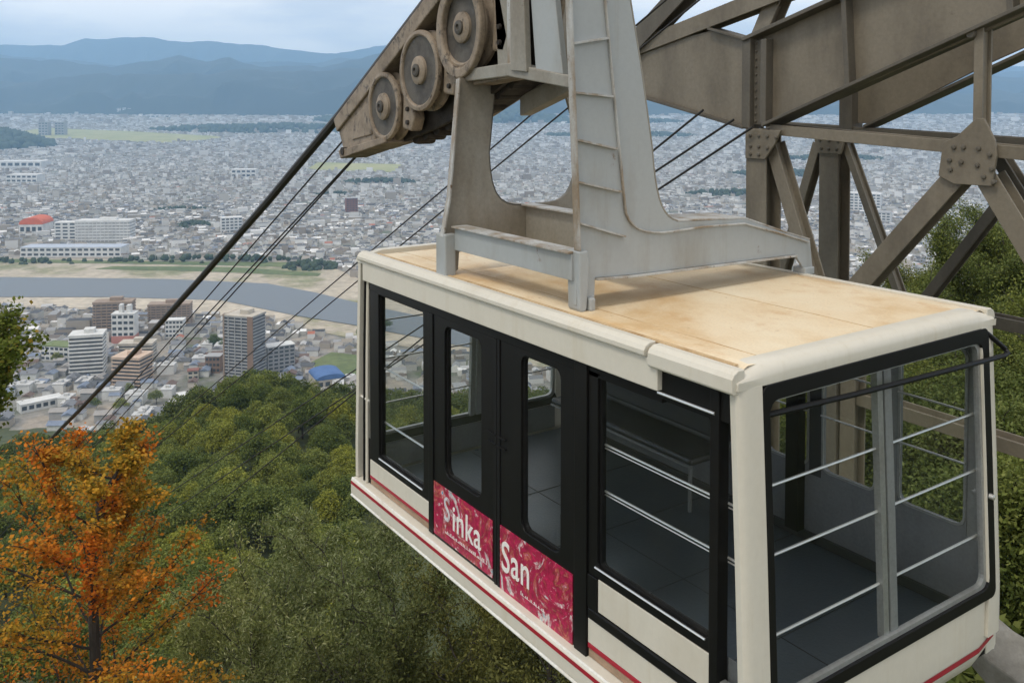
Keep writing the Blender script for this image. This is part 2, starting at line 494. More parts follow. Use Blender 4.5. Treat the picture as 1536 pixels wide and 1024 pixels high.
n = noise(t, 0.08, 6, 0.6); bump(t, p, n.outputs['Fac'], 0.25, 0.6)


def housemat():
    m, t, p = newmat('house_surfaces')
    g = t.nodes.new('ShaderNodeNewGeometry')
    roof = ramp(t, [(0, (0.06, 0.062, 0.068)), (0.18, (0.11, 0.112, 0.118)), (0.36, (0.17, 0.172, 0.178)), (0.48, (0.27, 0.272, 0.275)), (0.57, (0.13, 0.105, 0.085)),
                    (0.66, (0.18, 0.205, 0.26)), (0.71, (0.46, 0.455, 0.45)), (0.82, (0.28, 0.245, 0.20)), (0.90, (0.74, 0.73, 0.71)), (0.985, (0.36, 0.13, 0.08))], 'CONSTANT')
    wall = ramp(t, [(0, (0.46, 0.44, 0.40)), (0.25, (0.62, 0.61, 0.58)), (0.5, (0.36, 0.32, 0.27)), (0.66, (0.76, 0.75, 0.72)), (0.84, (0.28, 0.24, 0.20))], 'CONSTANT')
    t.links.new(g.outputs['Random Per Island'], roof.inputs['Fac'])
    ml = t.nodes.new('ShaderNodeMath'); ml.operation = 'MULTIPLY'; ml.inputs[1].default_value = 7.31
    fr = t.nodes.new('ShaderNodeMath'); fr.operation = 'FRACT'
    t.links.new(g.outputs['Random Per Island'], ml.inputs[0]); t.links.new(ml.outputs[0], fr.inputs[0]); t.links.new(fr.outputs[0], wall.inputs['Fac'])
    sx = t.nodes.new('ShaderNodeSeparateXYZ'); t.links.new(g.outputs['Normal'], sx.inputs[0])
    gt = t.nodes.new('ShaderNodeMath'); gt.operation = 'GREATER_THAN'; gt.inputs[1].default_value = 0.4
    t.links.new(sx.outputs['Z'], gt.inputs[0])
    c = mixc(t, gt.outputs[0], wall.outputs['Color'], roof.outputs['Color'])
    t.links.new(c, p.inputs['Base Color']); p.inputs['Roughness'].default_value = 0.7
    return m


M['house'] = housemat()


def flat(name, col, rough=0.7):
    return paint(name, col, tuple(x * 0.72 for x in col), rough, (0.45, 0.75), 0.08, (1, 1, 1), bumpy=0)

# ------------------------------------------------------------------ terrain
HD = [-400, -60, 0, 15, 40, 80, 112, 150, 220, 300, 330, 420, 700, 850, 2000]
HZ = [-2, -9, -10, -17, -36, -62, -71, -80, -93, -103.5, -118, -172, -278, -303, -306]


def sstep(x, a, b):
    t_ = np.clip((x - a) / (b - a), 0, 1)
    return t_ * t_ * (3 - 2 * t_)


def hill(d, s):
    d = np.asarray(d, float); s = np.asarray(s, float)
    h = np.interp(d, HD, HZ)
    a = s / np.maximum(d, 12.0)
    h = h + np.minimum(0.5 * np.maximum(d, 0), 42) * sstep(a, 0.13, 0.47) * (1 - sstep(d, 230, 420))
    h = h - 17 * sstep(-a, 0.26, 0.56) * sstep(d, 150, 300) * (1 - sstep(d, 420, 700))
    h = h + 6.5 * np.exp(-((s / np.maximum(d, 12.0) + 0.272) / 0.075) ** 2) * sstep(d, 150, 270) * (1 - sstep(d, 330, 440))
    h = h + 1.6 * np.sin(s * 0.11 + 1.3) * np.sin(d * 0.083) + 0.9 * np.sin(s * 0.23 + d * 0.19)
    return h


def plain(r):
    r = np.asarray(r, float)
    return -300 + 190 * np.clip((r - 3000) / 6200.0, 0, 1.0) ** 1.5


def grid_mesh(name, xs, ys, zf, mat, kind='structure'):
    nx, ny = len(xs), len(ys)
    D, S = np.meshgrid(xs, ys, indexing='ij')
    Z = zf(D, S)
    V = np.stack([CAM.x + VX * D + RX * S, CAM.y + VY * D + RY * S, Z], -1).reshape(-1, 3)
    i = np.arange((nx - 1) * (ny - 1)); a = i // (ny - 1); b = i % (ny - 1)
    q = a * ny + b
    F = np.stack([q, q + ny, q + ny + 1, q + 1], 1).ravel()
    me = np_mesh(name, V, F, np.full(len(i), 4), mat, True)
    o = obj(name, me)
    tag(o, kind=kind)
    return o


xs = np.concatenate([np.linspace(-150, 0, 12), np.linspace(4, 160, 48), np.linspace(166, 460, 50), np.linspace(475, 880, 20)])
ys = np.concatenate([np.linspace(-900, -260, 30), np.linspace(-250, 250, 120), np.linspace(260, 900, 30)])
grid_mesh('hillside', xs, ys, hill, M['hill'])

# the plain as one polar sheet
ds = np.concatenate([np.linspace(450, 3000, 30), np.geomspace(3200, 24000, 40)])
ts = np.linspace(-1.3, 1.3, 60)
D, T = np.meshgrid(ds, ts, indexing='ij'); S = D * T
V = np.stack([CAM.x + VX * D + RX * S, CAM.y + VY * D + RY * S, plain(np.hypot(D, S * 0.6))], -1).reshape(-1, 3)
ny = len(ts); i = np.arange((len(ds) - 1) * (ny - 1)); q = (i // (ny - 1)) * ny + i % (ny - 1)
tag(obj('city_ground', np_mesh('city_ground', V, np.stack([q, q + ny, q + ny + 1, q + 1], 1).ravel(), np.full(len(i), 4), M['city_ground'], True)), kind='structure')


def pz(d, s):
    return plain(np.hypot(d, np.asarray(s) * 0.6))


def sheet(name, poly, dz, mat, kind='structure'):
    """polygon on the plain, given in metres ahead and to the right"""
    pts = []
    n = len(poly)
    for k in range(n):
        a, b = poly[k], poly[(k + 1) % n]
        for q in range(6): pts.append((a[0] + (b[0] - a[0]) * q / 6, a[1] + (b[1] - a[1]) * q / 6))
    mb = MB()
    top = [at(d, s, float(pz(d, s)) + dz) for d, s in pts]
    mb.add(top, [tuple(range(len(top)))])
    o = mb.build(name, mat)
    tag(o, kind=kind)
    return o


def inpoly(px, py, poly):
    ins = np.zeros(len(px), bool)
    n = len(poly); j = n - 1
    for i_ in range(n):
        xi, yi = poly[i_]; xj, yj = poly[j]
        c = ((yi > py) != (yj > py)) & (px < (xj - xi) * (py - yi) / (yj - yi + 1e-12) + xi)
        ins ^= c; j = i_
    return ins


FLOOD = [(1740, -1400), (1736, -969), (1706, -643), (1684, -402), (1620, -310), (1500, -235), (1330, -120), (1130, 100), (1000, 330), (860, 330),
         (1010, 60), (1150, -205), (1245, -335), (1300, -540), (1322, -740), (1340, -1400)]
RIVER = [(1556, -1400), (1545, -864), (1528, -577), (1490, -399), (1423, -309), (1336, -215), (1210, -60), (1080, 130), (990, 330), (930, 330),
         (1010, 120), (1110, -60), (1210, -202), (1270, -303), (1366, -436), (1388, -615), (1388, -777), (1392, -1400)]
sheet('riverbank', FLOOD, 0.5, M['sand'])
sheet('gravel_bar', [(1392, -1400), (1388, -777), (1388, -615), (1366, -436), (1270, -303), (1240, -330), (1300, -480), (1316, -600), (1322, -740), (1335, -1400)], 0.9, M['sand_bare'])
sheet('meadow', [(1732, -1400), (1728, -969), (1700, -700), (1688, -402), (1640, -400), (1668, -640), (1690, -980), (1694, -1400)], 0.9, M['meadow'])
sheet('meadow', [(1648, -720), (1640, -500), (1580, -330), (1555, -330), (1602, -560), (1620, -740)], 0.9, M['meadow'])
sheet('river', RIVER, 1.4, M['water'])
F1 = [(6600, -3350), (6300, -2600), (5900, -1900), (5750, -1800), (5300, -1950), (5500, -2500), (5850, -3350)]
F2 = [(4150, -880), (4050, -480), (3700, -470), (3780, -850)]
F3 = [(1085, -215), (1060, -150), (1000, -140), (985, -190), (1030, -235)]
for P_ in (F1, F2): sheet('paddy_field', P_, 1.0, M['paddy'])
sheet('meadow', F3, 0.8, M['meadow'])
WOODS = [((5000, -2960, 330, 430, 118), 1), ((6500, -1650, 360, 900, 45), 2), ((3300, -470, 70, 150, 16), 3), ((7600, -560, 400, 1100, 120), 4), ((2900, -560, 40, 70, 11), 5),
         ((5200, 2300, 150, 420, 30), 6), ((4300, 1500, 110, 260, 22), 7), ((2180, -760, 40, 40, 12), 8), ((2500, -900, 34, 90, 9), 9), ((7400, 800, 200, 600, 40), 10),
         ((1705, -560, 26, 230, 11), 11), ((1690, -980, 22, 260, 9), 12), ((2900, 700, 90, 160, 16), 13), ((1640, -360, 36, 50, 12), 14), ((3600, 1050, 130, 200, 18), 15), ((6000, 700, 200, 500, 26), 16)]

# ------------------------------------------------------------------ mountains
def vnoise(x, seed):
    """smooth 1-D value noise"""
    rg = np.random.default_rng(seed); tab = rg.random(512)
    xi = np.floor(x).astype(int); fx = x - xi; fx = fx * fx * (3 - 2 * fx)
    return tab[xi % 512] * (1 - fx) + tab[(xi + 1) % 512] * fx


def vnoise2(x, y, seed):
    rg = np.random.default_rng(seed); tab = rg.random((128, 128))
    xi = np.floor(x).astype(int); yi = np.floor(y).astype(int)
    fx = x - xi; fy = y - yi; fx = fx * fx * (3 - 2 * fx); fy = fy * fy * (3 - 2 * fy)
    g = lambda a, b: tab[a % 128, b % 128]
    return (g(xi, yi) * (1 - fx) + g(xi + 1, yi) * fx) * (1 - fy) + (g(xi, yi + 1) * (1 - fx) + g(xi + 1, yi + 1) * fx) * fy


def mountains(name, dist, pts, depth, seed, rough):
    """a range at a distance; pts = (metres to the right, crest height above the camera)"""
    S_ = np.linspace(pts[0][0], pts[-1][0], 640)
    crest = np.interp(S_, [p_[0] for p_ in pts], [p_[1] for p_ in pts])
    for o_, (wl, am) in enumerate(((2600, 0.8), (1100, 0.7), (520, 0.5), (230, 0.3), (110, 0.16))):
        crest = crest + (vnoise(S_ / wl + 50, seed + o_) - 0.5) * rough * am
    prof = np.linspace(-1, 1, 36)
    Dm = dist + prof[:, None] * depth + 0 * S_[None, :]
    Sm = S_[None, :] * (Dm / dist)
    base = pz(Dm, Sm) - 30
    k = (1 - np.abs(prof) ** 1.25)[:, None]
    spur = (0.42 - np.abs(vnoise2(Dm / 800 + 9, Sm / 640 + 40, seed) - 0.5) * 2) * 0.55 + (0.42 - np.abs(vnoise2(Dm / 300 + 9, Sm / 260 + 40, seed + 3) - 0.5) * 2) * 0.28
    Z = base + (CAM.z + crest[None, :] - base) * np.clip(k + spur * (1 - k) * np.minimum(1, k * 3) * 1.6, 0, 1.0)
    V_ = np.stack([CAM.x + VX * Dm + RX * Sm, CAM.y + VY * Dm + RY * Sm, Z], -1).reshape(-1, 3)
    ny_ = len(S_); i_ = np.arange((len(prof) - 1) * (ny_ - 1)); q_ = (i_ // (ny_ - 1)) * ny_ + i_ % (ny_ - 1)
    o = obj(name, np_mesh(name, V_, np.stack([q_, q_ + ny_, q_ + ny_ + 1, q_ + 1], 1).ravel(), np.full(len(i_), 4), M['mount'], True))
    tag(o, kind='structure')


def crest(dist, pxy):
    """crest heights read as angles: (tangent right of the axis, tangent above the horizon)"""
    return [(a * dist, e * dist) for a, e in pxy]


A = lambda px, py: ((px - 768) / 1379.0, (149 - py) / 1379.0)
mountains('mountains', 9200, crest(9200, [A(-500, 122), A(0, 118), A(120, 117), A(230, 119), A(330, 117), A(400, 118), A(520, 112), A(700, 112), A(800, 128), A(950, 140), A(1180, 148), A(1300, 150), A(1420, 136), A(1470, 132), A(1540, 128), A(2000, 120)]), 1000, 11, 150)
mountains('mountains', 11200, crest(11200, [A(-500, 90), A(0, 81), A(60, 87), A(110, 83), A(165, 96), A(230, 92), A(270, 84), A(310, 95), A(345, 88), A(368, 97), A(420, 101), A(480, 98), A(530, 84), A(575, 75), A(700, 84), A(900, 96), A(1100, 112), A(1300, 128), A(1420, 119), A(1434, 112), A(1465, 104), A(1500, 118), A(1540, 116), A(2000, 110)]), 1200, 23, 100)
mountains('mountains', 19000, crest(19000, [A(-500, 70), A(0, 69), A(95, 68), A(130, 60), A(175, 58), A(250, 63), A(320, 62), A(380, 66), A(440, 74), A(490, 80), A(530, 78), A(600, 66), A(800, 60), A(1000, 70), A(1200, 82), A(1400, 100), A(1480, 97), A(1536, 101), A(2000, 95)]), 1500, 37, 90)
mountains('mountains', 14600, crest(14600, [A(-500, 82), A(0, 78), A(60, 84), A(140, 92), A(300, 98), A(360, 92), A(420, 90), A(470, 94), A(540, 88), A(600, 80), A(720, 78), A(900, 88), A(1150, 100), A(1300, 118), A(1440, 110), A(1480, 112), A(1536, 110), A(2000, 105)]), 1300, 51, 100)

# ------------------------------------------------------------------ wooded patches on the plain (masses far off)
def blobs(name, cen, rad, mat, seed):
    """many small rounded clumps in one mesh"""
    t_ = (1 + 5 ** 0.5) / 2
    iv = np.array([(-1, t_, 0), (1, t_, 0), (-1, -t_, 0), (1, -t_, 0), (0, -1, t_), (0, 1, t_), (0, -1, -t_), (0, 1, -t_), (t_, 0, -1), (t_, 0, 1), (-t_, 0, -1), (-t_, 0, 1)])
    iv /= np.linalg.norm(iv[0])
    fi = np.array([(0, 11, 5), (0, 5, 1), (0, 1, 7), (0, 7, 10), (0, 10, 11), (1, 5, 9), (5, 11, 4), (11, 10, 2), (10, 7, 6), (7, 1, 8), (3, 9, 4), (3, 4, 2), (3, 2, 6), (3, 6, 8), (3, 8, 9), (4, 9, 5), (2, 4, 11), (6, 2, 10), (8, 6, 7), (9, 8, 1)])
    rg = np.random.default_rng(seed)
    n_ = len(cen)
    V_ = cen[:, None, :] + iv[None] * rad[:, None, None] * (0.75 + 0.5 * rg.random((n_, 12, 1)))
    F_ = (fi[None] + (np.arange(n_) * 12)[:, None, None]).reshape(-1)
    return obj(name, np_mesh(name, V_.reshape(-1, 3), F_, np.full(n_ * 20, 3), mat, True))


rg = np.random.default_rng(5)
for (d, s, rd, rs, h), sd in WOODS:
    n_ = int(min(420, 40 + rd * rs / 260))
    u = rg.random(n_) ** 0.5; an = rg.random(n_) * 6.283
    dd = d + rd * u * np.cos(an); ss = s + rs * u * np.sin(an)
    rad = np.clip(h * (0.35 + 0.3 * rg.random(n_)), 5, 40) * (1 if h < 40 else 0.8)
    z = pz(dd, ss) + h * (1 - u ** 2) * 0.75
    cen = np.stack([CAM.x + VX * dd + RX * ss, CAM.y + VY * dd + RY * ss, z], -1)
    tag(blobs('distant_wood', cen, rad, M['wood_far'], sd), kind='stuff')

# ------------------------------------------------------------------ the town: landmarks are things, nearest houses are things, the rest one mass
LAND = []                                        # (d, s, radius) kept free of houses


def near_yaw(rz):
    return YAW + rz


def block_building(name, label, d, s, wd, dp, ht, rz, floors, wall, band, cat='building', band_h=0.5, top=None, cols=0, end=None, group=None):
    """tall building: dark glazed core, one band per storey, end walls, roof house"""
    z0 = float(pz(d, s)); x, y, _ = at(d, s, 0)
    o = empty(name, (x, y, z0), near_yaw(rz), label, cat, group)
    LAND.append((d, s, max(wd, dp) * 0.62))
    hx, hy = dp / 2, wd / 2                     # local x = away from the camera, y across
    b = MB(); b.box(-hx, hx, -hy, hy, -1, ht); b.build('wall', wall, o)
    fh = ht / floors
    for k in range(floors):
        b = MB(); zz = fh * (k + 1); e = 0.9
        b.box(-hx - e, hx + e, -hy - e, hy + e, zz - fh * band_h, zz)
        b.build('balcony', band, o)
    for k in range(cols):
        yy = -hy + wd * (k + 0.5) / cols
        b = MB(); b.box(-hx - 1.2, -hx - 0.2, yy - 0.5, yy + 0.5, 0, ht - 0.4); b.build('column', band, o)
    if end:
        b = MB(); b.box(-hx - 1.3, hx + 1.3, hy + 0.9, hy + 2.6, -1, ht + 1.2); b.build('end_wall', end, o)
    b = MB(); b.box(-hx - 1, hx + 1, -hy - 1, hy + 1, ht, ht + 1.1); b.build('roof', top or band, o)
    b = MB(); b.box(-hx * 0.4, hx * 0.5, -hy * 0.45, hy * 0.2, ht + 1.1, ht + 5.5); b.build('roof_house', top or band, o)
    return o


def window_building(name, label, d, s, wd, dp, ht, rz, rows, cols, wall, roof, cat='building', pane=None, group=None):
    """plain block whose windows are each a part"""
    z0 = float(pz(d, s)); x, y, _ = at(d, s, 0)
    o = empty(name, (x, y, z0), near_yaw(rz), label, cat, group)
    LAND.append((d, s, max(wd, dp) * 0.6))
    hx, hy = dp / 2, wd / 2
    b = MB(); b.box(-hx, hx, -hy, hy, -1, ht); b.build('wall', wall, o)
    b = MB(); b.box(-hx - 0.5, hx + 0.5, -hy - 0.5, hy + 0.5, ht, ht + 0.8); b.build('roof', roof, o)
    fh = ht / rows; cw = wd / max(cols, 1)
    for r_ in range(rows):
        for c_ in range(cols):
            yy = -hy + cw * (c_ + 0.5); zz = fh * (r_ + 0.55)
            b = MB(); b.box(-hx - 0.12, -hx + 0.3, yy - cw * 0.34, yy + cw * 0.34, zz - fh * 0.24, zz + fh * 0.24); b.build('window', pane or M['bpane'], o)
    return o


M['bpane'] = flat('building_glass', (0.05, 0.06, 0.07), 0.3)
M['bwhite'] = flat('white_render', (0.68, 0.68, 0.66)); M['bcream'] = flat('cream_render', (0.55, 0.50, 0.42)); M['bgrey'] = flat('grey_render', (0.36, 0.36, 0.36))
M['bbrown'] = flat('brown_tile', (0.25, 0.165, 0.115)); M['btan'] = flat('tan_tile', (0.33, 0.25, 0.19)); M['bdark'] = flat('dark_glazing', (0.085, 0.09, 0.10), 0.4)  # bdark: dark glass core between the storey bands
M['bpeach'] = flat('peach_render', (0.60, 0.45, 0.34)); M['borange'] = flat('orange_roof', (0.62, 0.13, 0.05)); M['bblue'] = flat('blue_roof', (0.07, 0.15, 0.34)); M['bgreen'] = flat('green_roof', (0.16, 0.20, 0.07))
M['bred'] = flat('brick_red', (0.24, 0.10, 0.075)); M['bpink'] = flat('pinkish_panel', (0.50, 0.22, 0.18))

block_building('hotel_tower', 'white hotel tower with eleven stacked balcony bands in town below the mountain', 997, -464, 33, 24, 46, 0.25, 11, M['bdark'], M['bwhite'], 'hotel', 0.45)
block_building('terraced_hotel', 'cream stepped hotel with long peach balcony bands beside the white hotel tower', 965, -402, 30, 26, 31, -0.15, 8, M['bdark'], M['bpeach'], 'hotel', 0.42)
block_building('annex_block', 'low cream balcony block standing behind the stepped peach hotel', 1035, -425, 36, 18, 26, 0.1, 7, M['bdark'], M['bcream'], 'building', 0.5)
o = block_building('apartment_tower', 'tall brown apartment tower with grey balconies and a tan end wall', 985, -288, 32, 26, 70, -0.3, 20, M['bdark'], M['bgrey'], 'apartment tower', 0.4, top=M['bcream'], cols=4, end=M['btan'])
b = MB(); b.box(-14.5, -13.4, -18.2, -11.5, -1, 71); b.build('end_wall', M['bbrown'], o)
window_building('slab_block', 'pale grey slab building just right of the brown tower', 1010, -258, 30, 16, 30, 0.55, 7, 5, M['bgrey'], M['bwhite'])
window_building('white_block', 'white twin topped building with red lower storeys near the river', 1136, -482, 27, 18, 36, 0.1, 5, 4, M['bwhite'], M['bwhite'])
x, y, z = at(1126.5, -482, float(pz(1136, -482)))
b = MB(); b.box(-9.7, 9.3, -13.8, 13.8, 0, 9)
o_ = bpy.data.objects['white_block']; b.build('lower_storey', M['bpink'], o_)
b = MB(); b.box(-4, 4, -8, -3, 36.8, 46); b.build('roof_house', M['bwhite'], o_); b = MB(); b.box(-4, 4, 2, 6, 36.8, 47); b.build('roof_house', M['bwhite'], o_)
block_building('brown_block', 'wide brown apartment block behind the white and red building', 1175, -512, 46, 20, 42, 0.15, 11, M['bdark'], M['btan'], 'apartment block', 0.55, cols=7)
block_building('grey_block', 'grey brown apartment block to the right of the wide brown block', 1215, -455, 52, 18, 30, 0.15, 9, M['bdark'], M['btan'], 'apartment block', 0.6, cols=8)
window_building('school_block', 'white school block with a frame front right of the grey brown apartments', 1160, -428, 22, 14, 22, 0.1, 4, 5, M['bwhite'], M['bwhite'])
window_building('long_white_hall', 'long low white hall on the slope at the foot of the town', 890, -462, 38, 14, 8, 0.75, 1, 6, M['bwhite'], M['bwhite'], 'hall')
window_building('white_shed', 'small bright white shed among trees at the wood edge', 905, -328, 8, 14, 8, 0.6, 1, 2, M['bwhite'], M['bwhite'], 'shed')
window_building('green_roofed_school', 'white three storey building with a grassy green roof left of the hotel tower', 1060, -525, 36, 22, 17, -0.2, 3, 6, M['bwhite'], M['bgreen'], 'school')
window_building('brick_workshop', 'dark brick workshop left of the brown apartment tower', 1010, -330, 16, 14, 18, 0.0, 3, 4, M['bbrown'], M['bgrey'], 'workshop')
window_building('red_roofed_shop', 'small building with a brick red roof before the brown tower', 985, -345, 11, 10, 9, 0.3, 2, 2, M['bcream'], M['bred'], 'shop')
block_building('hospital', 'large white hospital slab with seven rows of balconies across the river', 1955, -868, 112, 34, 44, 0.05, 7, M['bgrey'], M['bwhite'], 'hospital', 0.55, cols=14)
window_building('hospital_wing', 'white wing joined to the left of the large hospital across the river', 1985, -955, 60, 30, 36, 0.05, 5, 4, M['bwhite'], M['bwhite'], 'hospital')
window_building('riverside_hall', 'long low white hall with a pale blue roof on the far riverbank', 1770, -845, 190, 42, 18, 0.02, 2, 16, M['bwhite'], flat('pale_blue_roof', (0.45, 0.50, 0.58)), 'hall')
window_building('brick_tower', 'dark red brick tower block standing in the far bank houses', 2395, -420, 30, 26, 44, 0.3, 8, 4, M['bred'], M['bgrey'], 'tower block')
window_building('white_slab', 'white slab office beyond the river behind the cables', 2080, -638, 46, 26, 34, 0.4, 5, 5, M['bwhite'], M['bwhite'], 'office')
window_building('distant_tower', 'leftmost of three pale towers at the foot of the far mountains', 8300, -3545, 30, 30, 58, 0, 4, 2, M['bwhite'], M['bwhite'], 'tower', group='pale distant towers')
window_building('distant_tower', 'middle one of three pale towers at the foot of the far mountains', 8300, -3497, 28, 30, 62, 0, 4, 2, M['bwhite'], M['bwhite'], 'tower', group='pale distant towers')
window_building('distant_tower', 'rightmost of three pale towers at the foot of the far mountains', 8300, -3449, 30, 30, 58, 0, 4, 2, M['bwhite'], M['bwhite'], 'tower', group='pale distant towers')
window_building('plain_tower', 'left of two grey towers beside the dark wooded hill', 5900, -3000, 60, 46, 85, 0, 5, 3, M['bgrey'], M['bgrey'], 'tower')
window_building('plain_tower', 'right of two grey towers beside the dark wooded hill', 5950, -2920, 60, 46, 82, 0, 5, 3, M['bgrey'], M['bgrey'], 'tower')
window_building('distant_factory', 'broad white factory far out on the plain below the mountains', 7900, -3030, 200, 80, 24, 0, 1, 5, M['bwhite'], M['bwhite'], 'factory')
window_building('distant_mall', 'low white mall in the middle of the far plain', 3300, -1750, 110, 60, 28, 0.0, 2, 6, M['bwhite'], M['bwhite'], 'mall')
window_building('distant_warehouse', 'wide white warehouse left of the mall on the far plain', 3900, -2080, 200, 90, 26, 0.0, 1, 7, M['bwhite'], M['bwhite'], 'warehouse')
window_building('plain_block', 'bright white block right of the low mall on the far plain', 3500, -1020, 90, 50, 30, 0.1, 2, 5, M['bwhite'], M['bwhite'], 'building')
window_building('plain_hospital', 'white pair of slabs seen between the tower legs', 2500, 960, 90, 40, 46, -0.5, 6, 8, M['bwhite'], M['bwhite'], 'building')
window_building('roadside_block', 'square white block just beyond the tower braces', 2250, 900, 60, 40, 26, -0.5, 4, 6, M['bwhite'], M['bgrey'], 'building')


def vault_building(name, label, d, s, wd, dp, ht, rise, rz, wall, roof, cat):
    z0 = float(pz(d, s)); x, y, _ = at(d, s, 0)
    o = empty(name, (x, y, z0), near_yaw(rz), label, cat); LAND.append((d, s, max(wd, dp) * 0.62))
    hx, hy = dp / 2, wd / 2
    b = MB(); b.box(-hx, hx, -hy, hy, -1, ht); b.build('wall', wall, o)
    n_ = 14; poly = [(-hy - 0.8, ht)] + [(-(hy + 0.8) * math.cos(math.pi * k / n_), ht + 0.2 + rise * math.sin(math.pi * k / n_)) for k in range(n_ + 1)] + [(hy + 0.8, ht)]
    b = MB(); b.prism(poly, lambda u_, v_, t_: (t_, u_, v_), -hx - 0.8, hx + 0.8); b.build('roof', roof, o, smooth=True)
    for k in range(4):
        yy = -hy + wd * (k + 0.5) / 4; b = MB(); b.box(-hx - 0.15, -hx + 0.2, yy - wd * 0.08, yy + wd * 0.08, ht * 0.3, ht * 0.75); b.build('window', M['bpane'], o)


vault_building('gymnasium', 'gymnasium with a curved blue roof at the edge of the wood', 965, -196, 30, 34, 10, 5, 0.45, M['bcream'], M['bblue'], 'gymnasium')
vault_building('domed_arena', 'arena with a bright orange red domed roof left of the hospital', 2075, -1078, 50, 60, 22, 15, 0.1, M['bwhite'], M['borange'], 'arena')
LAND += [(1130, -482, 20), (2030, -900, 60), (1120, -470, 30)]

# --- houses
rg = np.random.default_rng(77)


def scatter(r0, r1, cell, tmin=-0.67, tmax=0.67):
    area = 0.5 * (r1 ** 2 - r0 ** 2) * (tmax - tmin)
    n_ = int(area / cell)
    d_ = np.sqrt(rg.random(n_) * (r1 ** 2 - r0 ** 2) + r0 ** 2)
    s_ = d_ * (tmin + (tmax - tmin) * rg.random(n_))
    return d_, s_


def keep(d_, s_, woods=True):
    k = hill(d_, s_) < -296
    k &= ~inpoly(d_, s_, FLOOD)
    for P_ in (F1, F2, F3): k &= ~inpoly(d_, s_, P_)
    for (a, b_, r_) in LAND: k &= np.hypot(d_ - a, s_ - b_) > r_
    if woods:
        for (a, b_, ra, rb, h), _ in WOODS: k &= ((d_ - a) / ra) ** 2 + ((s_ - b_) / rb) ** 2 > 0.9
    # streets and gardens
    u_ = d_ * math.cos(0.30) + s_ * math.sin(0.30); v_ = -d_ * math.sin(0.30) + s_ * math.cos(0.30)
    k &= ~(((u_ % 92) < 9) | ((v_ % 150) < 11)) | (d_ > 3200)
    k &= vnoise2(d_ / 55, s_ / 55, 3) > 0.16
    return k


def house_arrays(d_, s_, wl, dl, hh, ang, gable):
    """numpy block of houses: box walls, gabled or flat top"""
    n_ = len(d_)
    cx = CAM.x + VX * d_ + RX * s_; cy_ = CAM.y + VY * d_ + RY * s_; cz = pz(d_, s_) - 0.5
    ca, sa = np.cos(ang), np.sin(ang)
    def P(u_, v_, z_): return np.stack([cx + ca * u_ - sa * v_, cy_ + sa * u_ + ca * v_, cz + z_], -1)
    hx, hy = wl / 2, dl / 2
    lo = [P(-hx, -hy, 0 * hh), P(hx, -hy, 0 * hh), P(hx, hy, 0 * hh), P(-hx, hy, 0 * hh)]
    up = [P(-hx, -hy, hh), P(hx, -hy, hh), P(hx, hy, hh), P(-hx, hy, hh)]
    rg_ = [P(-hx, 0 * hy, hh + dl * 0.28), P(hx, 0 * hy, hh + dl * 0.28)]
    if gable:
        V_ = np.stack(lo + up + rg_, 1)
        fq = [0, 1, 5, 4, 2, 3, 7, 6, 4, 5, 9, 8, 6, 7, 8, 9]
        f5 = [1, 2, 6, 9, 5, 3, 0, 4, 8, 7]
        one = np.array(fq + f5); sz = np.array([4, 4, 4, 4, 5, 5]); nv = 10
    else:
        V_ = np.stack(lo + up, 1)
        one = np.array([0, 1, 5, 4, 1, 2, 6, 5, 2, 3, 7, 6, 3, 0, 4, 7, 4, 5, 6, 7]); sz = np.full(5, 4); nv = 8
    F_ = (one[None] + (np.arange(n_) * nv)[:, None]).ravel()
    return V_.reshape(-1, 3), F_, np.tile(sz, n_)


def orient(d_, s_):
    base = YAW + 0.25 + 0.8 * (vnoise2(d_ / 900 + 3, s_ / 900 + 60, 8) - 0.5)
    return base + (rg.random(len(d_)) > 0.5) * math.pi / 2 + rg.normal(0, 0.06, len(d_))


parts = []
d1, s1 = scatter(800, 2600, 200); k = keep(d1, s1); d1, s1 = d1[k], s1[k]
order = np.argsort(d1 + 0.12 * np.abs(s1 + 400)); d1, s1 = d1[order], s1[order]
# the 300 nearest that the photograph shows stand as houses of their own
vis = (s1 / d1 < -0.17) & (s1 / d1 > -0.56)
idx = np.where(vis)[0][:300]
hk = np.zeros(len(d1), bool); hk[idx] = True
HOUSE_D, HOUSE_S = d1[hk], s1[hk]
d1, s1 = d1[~hk], s1[~hk]
n_ = len(d1); wl = rg.uniform(8, 17, n_); dl = rg.uniform(7, 11, n_); hh = rg.uniform(4.5, 8, n_)
big = rg.random(n_) > 0.93; wl[big] *= 1.9; dl[big] *= 1.5; hh[big] *= rg.uniform(1.3, 2.6, big.sum())
g = (~big) & (rg.random(n_) > 0.35)
an = orient(d1, s1)
parts.append(house_arrays(d1[g], s1[g], wl[g], dl[g], hh[g], an[g], True))
parts.append(house_arrays(d1[~g], s1[~g], wl[~g], dl[~g], hh[~g], an[~g], False))
for r0, r1, cell, a_, b_, hmax in ((2600, 4300, 270, 8, 16, 9), (4300, 7000, 640, 10, 24, 10), (7000, 9300, 1500, 15, 40, 12)):
    d2, s2 = scatter(r0, r1, cell); k = keep(d2, s2); d2, s2 = d2[k], s2[k]; n_ = len(d2)
    wl = rg.uniform(a_, b_, n_); dl = rg.uniform(a_ * 0.8, b_ * 0.8, n_); hh = rg.uniform(5, hmax, n_)
    big = rg.random(n_) > 0.955; wl[big] *= 1.8; hh[big] *= rg.uniform(1.5, 3.2, big.sum())
    parts.append(house_arrays(d2, s2, wl, dl, hh, orient(d2, s2), False))
off = 0; VV, FF, SZ = [], [], []
for v_, f_, z_ in parts:
    VV.append(v_); FF.append(f_ + off); SZ.append(z_); off += len(v_)
